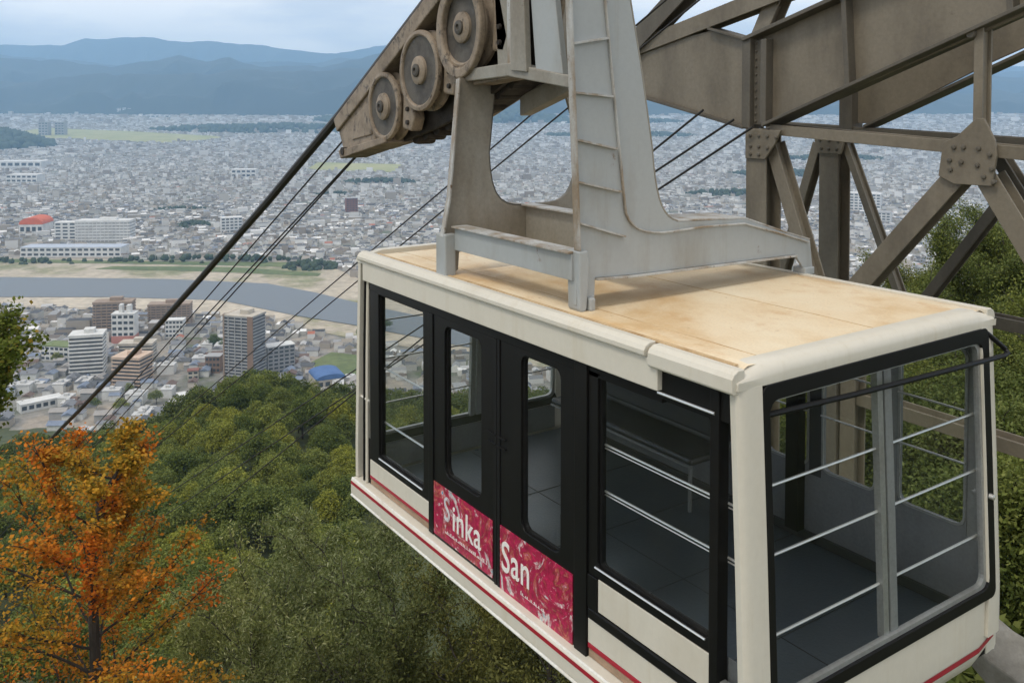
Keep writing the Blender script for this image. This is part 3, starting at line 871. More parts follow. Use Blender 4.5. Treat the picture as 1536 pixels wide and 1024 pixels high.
tag(obj('town_houses', np_mesh('town_houses', np.concatenate(VV), np.concatenate(FF), np.concatenate(SZ), M['house'])),
    'dense sea of low grey and white houses covering the plain', None, None, 'stuff')


def house_proto(kind_i, roofc, wallc):
    wl_, dl_, hh_ = ((11, 8.5, 6), (13, 9, 6.5), (9.5, 8, 5.5), (15, 11, 8))[kind_i]
    o = empty('house', (0, 0, 0))
    b = MB(); b.box(-wl_ / 2, wl_ / 2, -dl_ / 2, dl_ / 2, -2, hh_); b.build('wall', wallc, o)
    b = MB()
    if kind_i < 3:
        e = 0.7; rz_ = dl_ * 0.28
        b.prism([(-dl_ / 2 - e, hh_ + 0.02), (dl_ / 2 + e, hh_ + 0.02), (0, hh_ + rz_)], lambda u_, v_, t_: (t_, u_, v_), -wl_ / 2 - e, wl_ / 2 + e)
    else:
        b.box(-wl_ / 2 - 0.3, wl_ / 2 + 0.3, -dl_ / 2 - 0.3, dl_ / 2 + 0.3, hh_ + 0.01, hh_ + 0.8)
        b.box(-2, 2, -2, 2, hh_ + 0.8, hh_ + 3)
    b.build('roof', roofc, o)
    return o


HK = [(0, (0.10, 0.105, 0.115), M['bcream'], 'small house with a dark grey gabled roof packed below the hotels', 'dark grey gabled houses of the near town'),
      (1, (0.20, 0.205, 0.22), M['bwhite'], 'white walled house with a mid grey gabled roof in the near town', 'mid grey gabled houses of the near town'),
      (2, (0.15, 0.10, 0.08), M['bcream'], 'small cream house with a brown tiled roof in the near town', 'brown roofed houses of the near town'),
      (3, (0.55, 0.55, 0.54), M['bwhite'], 'flat roofed white house with a stair hut in the near town', 'flat roofed houses of the near town'),
      (0, (0.20, 0.24, 0.32), M['bwhite'], 'house with a blue grey gabled roof in the near town', 'blue grey roofed houses of the near town'),
      (1, (0.34, 0.32, 0.30), M['bgrey'], 'pale grey house with a faded grey roof in the near town', 'pale grey houses of the near town')]


def copy_tree(o, parent=None):
    c = o.copy(); COL.objects.link(c); c.parent = parent
    for ch in list(o.children):
        copy_tree(ch, c)
    return c


protos = [house_proto(k_, flat('house_roof', c_), w_) for k_, c_, w_, l_, g_ in HK]
fresh = [True] * len(protos)
an = orient(HOUSE_D, HOUSE_S)
for q in range(len(HOUSE_D)):
    j = int(rg.integers(0, len(HK)))
    o = protos[j] if fresh[j] else copy_tree(protos[j]); fresh[j] = False
    d_, s_ = HOUSE_D[q], HOUSE_S[q]
    x, y, z = at(d_, s_, float(pz(d_, s_)))
    o.location = (x, y, z); o.rotation_euler = (0, 0, an[q])
    sc_ = float(rg.uniform(0.8, 1.25)); o.scale = (sc_, sc_, sc_)
    tag(o, HK[j][3], 'house', HK[j][4])

# ------------------------------------------------------------------ trees
def kites(cent, axis, side, l, wd):
    """one leaf-shaped quad per centre"""
    n_ = len(cent)
    l = np.broadcast_to(l, (n_,))[:, None]; wd = np.broadcast_to(wd, (n_,))[:, None]
    V_ = np.stack([cent - axis * l * 0.5, cent + side * wd * 0.5 - axis * l * 0.04, cent + axis * l * 0.5, cent - side * wd * 0.5 - axis * l * 0.04], 1)
    return V_.reshape(-1, 3), np.arange(4 * n_), np.full(n_, 4)


def unit(v):
    return v / np.maximum(np.linalg.norm(v, axis=-1, keepdims=True), 1e-9)


def leaf_dirs(rg_, n_, droop=0.0, flatness=0.0):
    ax = rg_.normal(size=(n_, 3)); ax[:, 2] = ax[:, 2] * (1 - flatness) - droop; ax = unit(ax)
    t_ = rg_.normal(size=(n_, 3)); t_[:, 2] *= (1 - flatness); sd = unit(np.cross(ax, t_ + 1e-4))
    if flatness > 0:
        up = np.array([0, 0, 1.0]); sd2 = unit(np.cross(ax, up[None] + rg_.normal(size=(n_, 3)) * (0.9 - flatness) * 0.9)); sd = sd2
    return ax, sd


def lobed_arrays(seed, lobes, n_, ls, lw, droop=0.0, flatness=0.0, inner=0.35):
    """leaves spread through several unequal lobes: (x, y, z, radius, squash)"""
    rg_ = np.random.default_rng(seed)
    lob = np.array(lobes, float); wts = lob[:, 3] ** 2; wts /= wts.sum()
    pick = rg_.choice(len(lob), n_, p=wts)
    dr = unit(rg_.normal(size=(n_, 3))); dr[:, 2] = np.where(dr[:, 2] < -0.35, -dr[:, 2], dr[:, 2])
    # knobbly surface: every lobe has sub-clumps
    ph = seed * 1.7 + pick * 2.3
    kn = 1 + 0.16 * np.sin(dr[:, 0] * 6 + ph) * np.sin(dr[:, 1] * 6 + ph * 1.3) + 0.12 * np.sin(dr[:, 2] * 9 + ph) + 0.10 * np.sin((dr[:, 0] - dr[:, 1]) * 11 + ph)
    rr = np.where(rg_.random(n_) < inner, rg_.random(n_) ** 0.5, 0.84 + 0.18 * rg_.random(n_)) * kn
    c = lob[pick, :3] + dr * (lob[pick, 3] * rr)[:, None] * np.stack([np.ones(n_), np.ones(n_), lob[pick, 4]], 1)
    ax, sd = leaf_dirs(rg_, n_, droop, flatness)
    sz = rg_.uniform(0.65, 1.3, n_)
    return kites(c, ax, sd, ls * sz, lw * sz)


def lobed_crown(name, seed, lobes, n_, ls, lw, mat, *a_):
    return np_mesh(name, *lobed_arrays(seed, lobes, n_, ls, lw, *a_), mat)


def limb_path(rg_, p0, d0, length, bend, n_=6, lift=0.0):
    p_ = np.array(p0, float); d_ = np.array(d0, float); d_ /= np.linalg.norm(d_)
    P_ = [p_.copy()]
    for q in range(n_):
        d_ = d_ + rg_.normal(0, bend, 3) + np.array([0, 0, lift]); d_ /= np.linalg.norm(d_)
        p_ = p_ + d_ * length / n_; P_.append(p_.copy())
    return P_, d_


def build_limbs(name, trunk, tr, limbs, mat, parent):
    b = MB()
    b.tube(trunk, tr, 9)
    o = b.build('trunk', mat, parent, smooth=True)
    lb = MB()
    for pts, r0, r1 in limbs:
        lb.tube(pts, [r0 + (r1 - r0) * i_ / (len(pts) - 1) for i_ in range(len(pts))], 5, cap=False)
    if limbs: lb.build('limbs', mat, parent, smooth=True)
    return o


# --- the wood on the slope: five proto trees, then copies of each tree with its parts
def forest_lobes(seed):
    rg_ = np.random.default_rng(seed)
    h = 9.5; R0 = 4.3
    lobes = [(0, 0, h - 2.6, 2.5, 0.95)]
    for q in range(7):
        a = q * 2.4 + rg_.uniform(-0.4, 0.4); rd = R0 * rg_.uniform(0.36, 0.64); z_ = h - 4.2 + rg_.uniform(-1.3, 1.3)
        lobes.append((rd * math.cos(a), rd * math.sin(a), z_, rg_.uniform(1.5, 2.3), rg_.uniform(0.75, 1.0)))
    return lobes, h


def forest_proto(seed):
    lobes, h = forest_lobes(seed)
    o = empty('forest_tree', (0, 0, 0))
    obj('crown', lobed_crown('crown', seed, lobes, 7500, 0.34, 0.23, M['leaf_forest'], 0.1, 0.25, 0.25), o)
    b = MB(); b.tube([(0, 0, -3), (0.1, 0.05, 2), (0.0, 0.1, h - 3.5)], [0.28, 0.22, 0.09], 7)
    for q in range(3):
        L_ = lobes[q + 1]; b.tube([(0.05, 0.05, 3.2), (L_[0] * 0.8, L_[1] * 0.8, L_[2])], [0.12, 0.04], 5)
    b.build('trunk', M['bark'], o, smooth=True)
    return o


FP = [forest_proto(100 + q) for q in range(5)]
ffresh = [True] * 5
rg = np.random.default_rng(21)
cand = []
for d_ in np.arange(84, 345, 7.2):
    for s_ in np.arange(-0.66 * d_, 0.2 * d_, 8.0):
        dd, ss = d_ + rg.uniform(-2.4, 2.4), s_ + rg.uniform(-2.6, 2.6)
        a = ss / dd
        z_ = float(hill(dd, ss))
        py_ = 149 + 1379 * (CAM.z - z_ - 8) / dd; px_ = 768 + 1379 * a
        if px_ < -60: continue
        w_in = px_ < 545
        # seen through the panes of the far end, else hidden behind the cabin
        pane = (565 < px_ < 735 or 780 < px_ < 830) and py_ < 720
        if not (w_in or pane): continue
        if w_in and py_ > 1010: continue
        if dd < 120 and a > -0.33: continue
        cand.append((dd, ss, z_, py_))
cand.sort(key=lambda c: c[0])
CAP = 300
rest, cand = cand[CAP:], cand[:CAP]
grow = 1.0
FG = ('deep green rounded broadleaf tree in the wood covering the slope', 'forest tree', 'broadleaf trees of the wood on the slope')
for q, (d_, s_, z_, _) in enumerate(cand):
    j = int(rg.integers(0, 5))
    o = FP[j] if ffresh[j] else copy_tree(FP[j]); ffresh[j] = False
    x, y, z = at(d_, s_, z_ - 0.4); o.location = (x, y, z)
    k_ = float(rg.uniform(0.78, 1.25)); o.scale = (k_, k_, k_ * float(rg.uniform(0.9, 1.15))); o.rotation_euler = (0, 0, float(rg.uniform(0, 6.28)))
    tag(o, *FG)
# the rest of the same wood, farther off, is one mass
VV, FF, SZ = [], [], []; off = 0
base_ = [lobed_arrays(200 + q, forest_lobes(100 + q)[0], 2300, 0.50, 0.36, 0.1, 0.25, 0.2) for q in range(5)]
for d_, s_, z_, _ in rest:
    v_, f_, n_ = base_[int(rg.integers(0, 5))]
    k_ = float(rg.uniform(0.78, 1.25)); an_ = float(rg.uniform(0, 6.28)); ca, sa = math.cos(an_) * k_, math.sin(an_) * k_
    x, y, z = at(d_, s_, z_ - 0.4)
    VV.append(np.stack([x + ca * v_[:, 0] - sa * v_[:, 1], y + sa * v_[:, 0] + ca * v_[:, 1], z + v_[:, 2] * k_], 1)); FF.append(f_ + off); SZ.append(n_); off += len(v_)
if rest:
    tag(obj('far_wood', np_mesh('far_wood', np.concatenate(VV), np.concatenate(FF), np.concatenate(SZ), M['leaf_wood'])), 'farther trees of the same wood up to the ridge', None, None, 'stuff')


def grown_tree(name, label, cat, d, s, zbase, h, crown_r, seed, leafm, nleaf, ls, lw, droop, flatn, spread, limbs=11, first=0.35, group=None, lean=(0, 0), trunk_r=0.28, up=0.5, twig=5, clump=2.5):
    """trunk, limbs and twigs laid out as paths; leaves hang round the twigs"""
    rg_ = np.random.default_rng(seed)
    o = empty(name, at(d, s, zbase), 0, label, cat, group)
    trunk = [(lean[0] * (q / 7) ** 1.3 * h + rg_.normal(0, 0.05), lean[1] * (q / 7) ** 1.3 * h + rg_.normal(0, 0.05), h * 0.94 * q / 7) for q in range(8)]
    tr = [trunk_r * (1 - 0.86 * q / 7) for q in range(8)]
    L_, anchors = [], []
    for q in range(limbs):
        t_ = first + (0.97 - first) * (q + 0.5) / limbs
        i0 = min(int(t_ * 7), 6); f_ = t_ * 7 - i0
        p0 = np.array(trunk[i0]) * (1 - f_) + np.array(trunk[i0 + 1]) * f_
        a = q * 2.399 + rg_.uniform(-0.35, 0.35)
        prof = math.sin(math.pi * min(1, (1.02 - t_) / (1 - first) * 0.55 + 0.12)) ** 0.7
        ln = crown_r * (0.45 + 0.6 * prof) * rg_.uniform(0.8, 1.15)
        P_, dl_ = limb_path(rg_, p0, (math.cos(a), math.sin(a), up * (0.5 + t_)), ln, 0.13, 7, 0.04)
        L_.append((P_, trunk_r * 0.42 * (1.15 - t_), 0.02))
        for m_ in range(2, 8):
            for u_ in range(2):
                b_ = P_[m_]; dv = np.array(P_[m_]) - np.array(P_[m_ - 1]); sd = np.cross(dv, (0, 0, 1)) * rg_.choice([-1, 1]) + rg_.normal(0, 0.25, 3) * np.linalg.norm(dv)
                Q_, _ = limb_path(rg_, b_, dv * 0.8 + sd, crown_r * rg_.uniform(0.18, 0.36), 0.2, twig, 0.02 - droop * 0.05)
                L_.append((Q_, 0.028, 0.008))
                anchors += Q_[1:]
        anchors += P_[3:]
    anchors += [np.array(trunk[-1]), np.array(trunk[-2])]
    build_limbs(name, trunk, tr, L_, M['bark'], o)
    An = np.array(anchors); n_ = nleaf
    wa = rg_.random(len(An)) ** clump + 0.02; pick = rg_.choice(len(An), n_, p=wa / wa.sum())
    c = An[pick] + rg_.normal(size=(n_, 3)) * np.array([spread, spread, spread * (1 - 0.55 * flatn)])
    if droop: c[:, 2] -= np.abs(rg_.normal(0, spread * droop * 0.8, n_))
    ax, sd = leaf_dirs(rg_, n_, droop, flatn)
    sz = rg_.uniform(0.6, 1.35, n_)
    obj('crown', np_mesh('crown', *kites(c, ax, sd, ls * sz, lw * sz), leafm), o)
    return o


def ground(d, s):
    return float(hill(d, s))


# feathery pale trees below the cabin
FE = [(47, -13.0, 17.5, 5.6), (44, -8.2, 18.5, 5.8), (52, -17.0, 15, 4.6), (37, -4.0, 15, 5.0), (55, -10.5, 18, 5.5), (34, -9.0, 11.5, 4.4)]
FL = ['pale feathery tree with the highest crown left of the cabin floor edge', 'pale feathery tree tucked under the far corner of the cabin', 'small grey green feathery tree beside the maple and the dark wood',
      'grey green feathery tree under the middle of the cabin', 'feathery tree standing behind the pale one at the edge of the dark wood', 'low feathery tree at the foot of the pale trees, lowest in the photo']
for q, (d, s, h, cr) in enumerate(FE):
    grown_tree('feathery_tree', FL[q], 'tree', d, s, ground(d, s) - 0.3, h, cr, 300 + q, M['leaf_feather'], 56000, 0.20, 0.050, 0.7, 0.0, 0.25, clump=4.5, limbs=20, first=0.22, group='pale feathery trees below the cabin', trunk_r=0.24, up=0.75)
# darker trees with bare trunks under the cabin
DK = [(33, -1.5, 13.5, 4.2), (29, -4.0, 10.5, 3.6), (30, 1.2, 12.5, 4.2), (40, 1.0, 15, 5)]
DL = ['dark thin tree with a bare forked trunk under the cabin', 'dark tree with a bent bare trunk in front of the pale feathery trees', 'dark tree with a tall trunk under the near door of the cabin', 'dark tree behind the bare trunks under the cabin']
for q, (d, s, h, cr) in enumerate(DK):
    grown_tree('dark_tree', DL[q], 'tree', d, s, ground(d, s) - 0.3, h, cr, 340 + q, M['leaf_dark'], 34000, 0.16, 0.055, 0.5, 0.0, 0.27, clump=3.0, limbs=15, first=0.35, group='dark thin trees under the cabin', trunk_r=0.30, up=0.8)
# bushy trees behind the tower on the right
BT = [(58, 31.0, 352), (50, 25.0, 392), (46, 26.5, 400), (66, 39, 345), (38, 18.5, 500), (34, 13.0, 560), (44, 12.0, 520), (56, 15.0, 500), (30, 19.0, 470), (26, 15.0, 600), (24, 10.5, 640), (40, 6.0, 560), (52, 7.5, 555), (64, 27.5, 425), (22, 14.5, 690), (28, 15.3, 720), (33, 17.3, 640), (25, 13.3, 800), (31, 15.0, 660), (36, 20.5, 520), (29, 17.5, 620), (22, 12.6, 770), (19, 10.5, 850), (25, 14.6, 705), (18, 11.0, 870), (21, 11.2, 810)]
BT = [(d_, s_, 1.39 - (y_ - 149) / 1379 * d_ - float(hill(d_, s_)) + 0.3, 0) for d_, s_, y_ in BT]
BT = [(d_, s_, max(h_, 2.6), float(np.clip(h_ * 0.42, 2.0, 5.4))) for d_, s_, h_, _ in BT]
BL = ['bushy tree whose top stands highest behind the tower gusset', 'bushy tree showing just over the far roof corner of the cabin', 'bushy tree at the right behind the lower tower brace', 'bushy tree farthest back on the slope right of the tower',
      'bushy tree seen through the front cabin window, upper right', 'bushy tree seen through the back window nearest the front', 'bushy tree seen between the two back windows', 'bushy tree seen through the narrow back window',
      'bushy tree right of the cabin corner at mid height', 'bushy tree seen low through the front window', 'bushy tree seen behind the cabin floor', 'bushy tree seen through the door windows', 'tall bushy tree seen through the far door window', 'low bushy tree behind the far roof edge at the tower foot', 'low bushy tree beside the concrete strut', 'bushy tree right of the front window, below the cross beam', 'bushy tree behind the end of the cross beam right of the cabin', 'lowest bushy tree just above the concrete strut', 'bushy tree seen through the right pane of the front window', 'bushy tree at the right edge level with the hand bar', 'bushy tree at the right edge just under the cross beam', 'low shrubby tree right of the front cabin corner', 'low shrubby tree beside the lower end of the front corner', 'shrubby tree right of the red stripe corner, upper', 'lowest shrubby tree above the concrete strut', 'shrubby tree behind the concrete strut']
for q, (d, s, h, cr) in enumerate(BT):
    near = d < 40
    grown_tree('bushy_tree', BL[q], 'tree', d, s, ground(d, s) - 0.3, h, cr, 380 + q, M['leaf_bush'], 62000, 0.14 if not near else 0.105, 0.075 if not near else 0.06, 0.2, 0.2, 0.30, limbs=17, first=0.2, group='bushy trees right of the cabin', trunk_r=0.24, up=0.7)
# undergrowth on the near slope
rg_ = np.random.default_rng(66); n_ = 170000
dd = rg_.uniform(12, 62, n_); ss = rg_.uniform(-0.6, 0.85, n_) * dd
cl = vnoise2(dd / 1.7 + 4, ss / 1.7 + 70, 12)
zz = hill(dd, ss) + rg_.random(n_) ** 1.5 * (0.25 + 1.3 * cl)
ax, sd = leaf_dirs(rg_, n_, 0.1, 0.3); sz = rg_.uniform(0.6, 1.3, n_)
cc = np.stack([CAM.x + VX * dd + RX * ss, CAM.y + VY * dd + RY * ss, zz], -1)
tag(obj('undergrowth', np_mesh('undergrowth', *kites(cc, ax, sd, 0.30 * sz, 0.17 * sz), M['leaf_bush'])), kind='stuff')
# green tree at the left edge
zl = ground(27, -15.6) - 0.3
grown_tree('broadleaf_tree', 'leafy green tree at the left edge above the maple', 'tree', 27, -16.45, zl, -4.9 - zl, 2.0, 420, M['leaf_green'], 22000, 0.15, 0.11, 0.1, 0.2, 0.22, limbs=16, first=0.86, trunk_r=0.25, up=0.5)

# the orange maple
def maple():
    d, s = 24.0, -11.1
    zb = -24.5
    rg_ = np.random.default_rng(9)
    o = empty('maple_tree', at(d, s, zb - 0.35), 0, 'orange autumn maple with a dark slender trunk at the lower left', 'maple tree')
    def lp(px, z_, dd=0.0):                        # offset across and along the axis -> local
        return np.array([RX * px + VX * dd, RY * px + VY * dd, z_ - zb])
    tk = [(0.35, -24.5), (0.25, -20), (0.12, -16.0), (0.0, -13.6), (-0.05, -11.4), (-0.08, -9.9), (0.16, -9.1), (0.48, -8.4), (0.72, -8.0), (0.80, -7.75)]
    trunk = [lp(a, z_) for a, z_ in tk]
    tr = [0.26, 0.22, 0.185, 0.15, 0.125, 0.11, 0.085, 0.06, 0.04, 0.02]
    L_, An = [], []
    specs = []
    NL = 46
    for q in range(NL):
        specs.append((0.30 + 0.69 * (q + 0.5) / NL, q * 2.399 + 0.6))
    for t_, a in specs:
        z_ = np.interp(t_, [0, 1], [-24.5, -7.5]); sx = np.interp(-z_, [-b_[1] for b_ in tk][::-1], [b_[0] for b_ in tk][::-1])
        p0 = lp(sx, z_)
        right = math.cos(a)                        # +1 to the right of the picture axis
        reach = np.interp(z_, [-19, -16, -13.5, -11.5, -9.6, -8.2, -7.5], [3.7, 3.5, 3.1, 2.5, 1.9, 0.95, 0.5]) * (1 + 0.55 * max(0.0, -right)) * rg_.uniform(0.85, 1.15)
        dv = np.array([RX * math.cos(a) + VX * math.sin(a), RY * math.cos(a) + VY * math.sin(a), 0.55 + 0.2 * (z_ + 16) / 9])
        P_, _ = limb_path(rg_, p0, dv, reach, 0.10, 8, 0.02)
        L_.append((P_, 0.062 - 0.03 * t_, 0.012))
        for m_ in range(2, 9):
            for sgn in (-1, 1):
                dvv = P_[m_] - P_[m_ - 1]
                sd = np.cross(dvv, (0, 0, 1)) * sgn
                Q_, _ = limb_path(rg_, P_[m_], dvv * 1.0 + sd * 0.8 + rg_.normal(0, 0.02, 3), reach * rg_.uniform(0.14, 0.30), 0.14, 5, 0.03)
                L_.append((Q_, 0.014, 0.005)); An += Q_[1:]
        An += P_[4:]
    An += [trunk[-1], trunk[-2]]
    build_limbs('maple_tree', trunk, tr, L_, M['bark'], o)
    An = np.array(An); tx = np.interp(An[:, 2], [p_[2] for p_ in trunk], [p_[0] for p_ in trunk]); ty = np.interp(An[:, 2], [p_[2] for p_ in trunk], [p_[1] for p_ in trunk])
    ax_ = (An[:, 0] - tx) * RX + (An[:, 1] - ty) * RY; tow = -((An[:, 0] - tx) * VX + (An[:, 1] - ty) * VY)
    An = An[~((np.abs(ax_) < 0.30) & (tow > -0.2) & (An[:, 2] + zb < -8.9))]; n_ = 34000
    wa = rg_.random(len(An)) ** 1.6 + 0.03; pick = rg_.choice(len(An), n_, p=wa / wa.sum())
    c = An[pick] + rg_.normal(size=(n_, 3)) * np.array([0.17, 0.17, 0.09])
    ax, sd = leaf_dirs(rg_, n_, 0.15, 0.35); sz = rg_.uniform(0.6, 1.3, n_)
    obj('crown', np_mesh('crown', *kites(c, ax, sd, 0.115 * sz, 0.085 * sz), M['leaf_maple']), o)


maple()

# trees standing among the houses
TT = [(870, -375, 1.3, 'pale green tree group leader at the foot of the town'), (880, -405, 1.1, 'dark round tree near the long white hall'), (900, -352, 1.2, 'dark tree just right of the small white shed'),
      (930, -392, 1.0, 'tree below the stepped peach hotel'), (1040, -520, 1.1, 'clipped tree before the green roofed school'), (1100, -360, 1.5, 'big green tree left of the brown tower, upper'), (1085, -345, 1.2, 'green tree left of the brown tower, lower'),
      (895, -300, 1.4, 'dark tree at the wood edge below the cables'), (905, -285, 1.3, 'tree at the wood edge nearest the brown tower'), (1150, -190, 1.2, 'tree by the river right of the brown tower'), (1190, -165, 1.3, 'tree on the river bend by the cabin')]
for q, (d, s, k_, lb) in enumerate(TT):
    o = copy_tree(FP[q % 5]); o.location = at(d, s, float(pz(d, s)) - 1); k_ *= 1.5; o.scale = (k_, k_, k_ * 0.9); o.rotation_euler = (0, 0, q * 1.3); o.name = 'town_tree'
    del o['group']; tag(o, lb, 'tree')

# ------------------------------------------------------------------ cable car
LC, WC = 4.5, 2.4


def XF(z):
    """how far the front glass bulges out"""
    return float(np.interp(-z, [-0.2, 0.0, 0.1, 0.5, 1.0, 1.8, 2.18, 2.30, 2.40], [-0.02, 0.0, 0.03, 0.05, 0.075, 0.11, 0.11, 0.06, -0.08]))


car = empty('cable_car', (0, 0, 0), 0, 'cream and black cable car cabin hanging from its grey hanger', 'cable car')
side = lambda u_, v_, t_: (u_, t_, v_)             # (along, up, depth) on the near side, depth = y


def plate_side(name, mat, u0, u1, v0, v1, y0, y1, parent=car, r=0.0, bevel=0.004, smooth=False):
    b = MB()
    b.box(u0, u1, y0, y1, v0, v1)
    return b.build(name, mat, parent, bevel=bevel)


# roof: a slightly crowned skin with rounded edges
rfv = []
nx_, ny_ = 40, 24
xs_ = np.linspace(-4.42, 0.0, nx_); ys_ = np.linspace(-0.035, WC + 0.035, ny_)
def roof_z(x_, y_):
    ed = min(y_ + 0.035, WC + 0.035 - y_, (x_ + 4.42) * 0.7)
    return -0.05 * (1 - min(1, ed / 0.09)) ** 2 + 0.006 * math.sin(x_ * 2.1 + y_ * 1.7) * 0.4 - 0.03 * ((-4.0 - x_) / 0.42 if x_ < -4.0 else 0) ** 2
b = MB()
vv = [(x_, y_, roof_z(x_, y_)) for x_ in xs_ for y_ in ys_]
ff = [(a * ny_ + c, (a + 1) * ny_ + c, (a + 1) * ny_ + c + 1, a * ny_ + c + 1) for a in range(nx_ - 1) for c in range(ny_ - 1)]
b.add(vv, ff)
roof = b.build('roof', M['roof'], car, smooth=True)
b = MB(); b.box(-4.40, -0.02, -0.02, WC + 0.02, -0.14, -0.062); b.build('ceiling', M['inside'], car)
for yy in (0.27, 1.32):
    b = MB(); b.tube([(x_, yy + 0.004 * math.sin(x_ * 9), roof_z(x_, yy) - 0.0052) for x_ in np.linspace(-4.3, -0.05, 30)], 0.008, 6)
    b.build('seam', M['seam'], roof)
for xx in (-1.5, -3.0):
    b = MB(); b.tube([(xx, y_, roof_z(xx, y_) - 0.0044) for y_ in np.linspace(0.03, WC - 0.03, 16)], 0.006, 6)
    b.build('seam', M['seam'], roof)

b = MB(); b.prism([(0.022, -0.004), (0.050, -0.002), (0.046, 0.006), (0.024, 0.006)], lambda u_, v_, t_: (t_, u_, v_), -4.25, -0.04); b.build('sealant', M['seam'], roof)

# gutter along the near side and the fascia under it, with the notch above the front window
def lip(x0, x1, y0, sgn, nm='gutter', top=0.004, bot=-0.078):
    prof = [(0.02, top), (-0.03, top), (-0.062, top - 0.018), (-0.078, top - 0.042), (-0.078, bot + 0.012), (-0.066, bot), (0.02, bot)]
    bb = MB(); bb.prism(prof, lambda u_, v_, t_: (t_, y0 + sgn * u_, v_), x0, x1); return bb.build(nm, M['cream'], car, bevel=0.006)
lip(-4.46, -0.63, 0.0, 1)
lip(-4.46, 0.02, WC, -1)
lip(-0.60, 0.03, 0.0, 1, 'gutter', 0.0, -0.125)
b = MB(); b.box(-4.40, -0.545, -0.052, 0.03, -0.255, -0.08); b.build('fascia', M['cream'], car, bevel=0.006)
b = MB(); b.box(-4.40, -0.03, WC - 0.03, WC + 0.052, -0.255, -0.08); b.build('fascia', M['cream'], car, bevel=0.006)
b = MB(); b.box(-0.543, -0.02, -0.018, 0.03, -0.30, -0.127); b.build('header_panel', M['black'], car, bevel=0.004)
b = MB(); b.box(-4.40, -0.545, -0.012, 0.03, -0.33, -0.257); b.build('header_panel', M['black'], car, bevel=0.003)
b = MB(); b.tube([(-0.56, -0.03, -0.268), (-0.13, -0.03, -0.268)], 0.009); b.build('trim_strip', M['chrome'], car)


def side_window(u0, u1, v0, v1, g0, g1, h0, h1, rad, name='window', frame_mat=None, y=0.0, dep=0.06, sgn=1, fr=None, lift=0.0):
    """frame with a rounded opening and a pane set into it"""
    b_ = MB(); b_.ring(rrect(u0, u1, v0, v1, 0.004), rrect(g0, g1, h0, h1, rad), lambda a, c, t_: (a, y + sgn * t_, c), -0.012 - lift, dep)
    f = b_.build(name, frame_mat or M['black'], car, bevel=0.004)
    b_ = MB(); e = 0.014; b_.ring(rrect(g0 - 0.004, g1 + 0.004, h0 - 0.004, h1 + 0.004, rad), rrect(g0 + e, g1 - e, h0 + e, h1 - e, max(rad - e, 0.004)), lambda a, c, t_: (a, y + sgn * t_, c), 0.008, 0.032)
    b_.build('seal', M['rubber'], f)
    b_ = MB(); b_.box(g0, g1, y + sgn * 0.018, y + sgn * 0.023, h0, h1); b_.build('pane', M['glass'], f)
    return f


# near side, from the far end to the front
w1 = side_window(-4.34, -3.24, -1.885, -0.33, -4.16, -3.34, -1.81, -0.345, 0.02)
plate_side('door_post', M['black'], -3.24, -3.165, -2.12, -0.33, -0.022, 0.06)
d1_ = side_window(-3.16, -2.275, -2.14, -0.33, -2.99, -2.455, -1.575, -0.385, 0.07, 'door', dep=0.05)
d2_ = side_window(-2.195, -1.335, -2.16, -0.33, -1.94, -1.49, -1.60, -0.37, 0.07, 'door', dep=0.05)
plate_side('door_seal', M['rubber'], -2.272, -2.238, -2.14, -0.33, -0.02, 0.04)
plate_side('door_seal', M['rubber'], -2.232, -2.198, -2.14, -0.33, -0.02, 0.04)
plate_side('door_post', M['black'], -1.33, -1.205, -2.13, -0.258, -0.026, 0.06)
w2 = side_window(-1.20, -0.165, -1.585, -0.30, -1.112, -0.168 - 0.012, -1.515, -0.305, 0.03)
plate_side('mullion', M['black'], -0.162, -0.10, -2.13, -0.13, -0.03, 0.05)
for z_ in (-0.757, -1.05):                       # guard rails inside the panes
    b = MB(); b.tube([(-1.18, 0.05, z_), (0.03, 0.05, z_)], 0.0075, 8); b.tube([(-1.18, 0.05, z_ - 0.022), (0.03, 0.05, z_ - 0.022)], 0.0045, 6); b.build('guard_rail', M['chrome'], car, smooth=True)
for z_ in (-1.02, -1.51):
    b = MB(); b.tube([(-4.22, 0.05, z_), (-3.30, 0.05, z_)], 0.009, 8); b.build('guard_rail', M['chrome'], car, smooth=True)
for a, c, zz in ((-1.13, -0.20, -1.522), (-4.15, -3.35, -1.822)):
    b = MB(); b.tube([(a, -0.016, zz), (c, -0.016, zz)], 0.007, 6); b.build('trim_strip', M['chrome'], car)
for x_ in (-2.30, -2.17):                        # finger pulls on the doors
    for z_ in (-1.03, -1.10):
        b = MB(); b.box(x_ - 0.06, x_ + 0.05, -0.026, -0.012, z_ - 0.006, z_ + 0.006); b.build('door_pull', M['rubber'], d1_ if x_ < -2.2 else d2_)

# posters on the doors, with their lettering
def txt(body, loc, size, mat, parent, sx=0.8, shear=0.0, ext=0.0015, name='lettering'):
    cu = bpy.data.curves.new(name, 'FONT'); cu.body = body; cu.size = size; cu.extrude = ext; cu.shear = shear; cu.offset = size * 0.008
    cu.space_character = 1.06
    tmp = bpy.data.objects.new(name, cu); COL.objects.link(tmp)
    bpy.context.view_layer.update()
    me = bpy.data.meshes.new_from_object(tmp.evaluated_get(bpy.context.evaluated_depsgraph_get()))
    bpy.data.objects.remove(tmp); me.materials.clear()
    o = obj(name, me, parent)
    o.location = loc; o.rotation_euler = (math.pi / 2, 0, 0); o.scale = (sx, 1, 1)
    me.materials.append(mat)
    return o


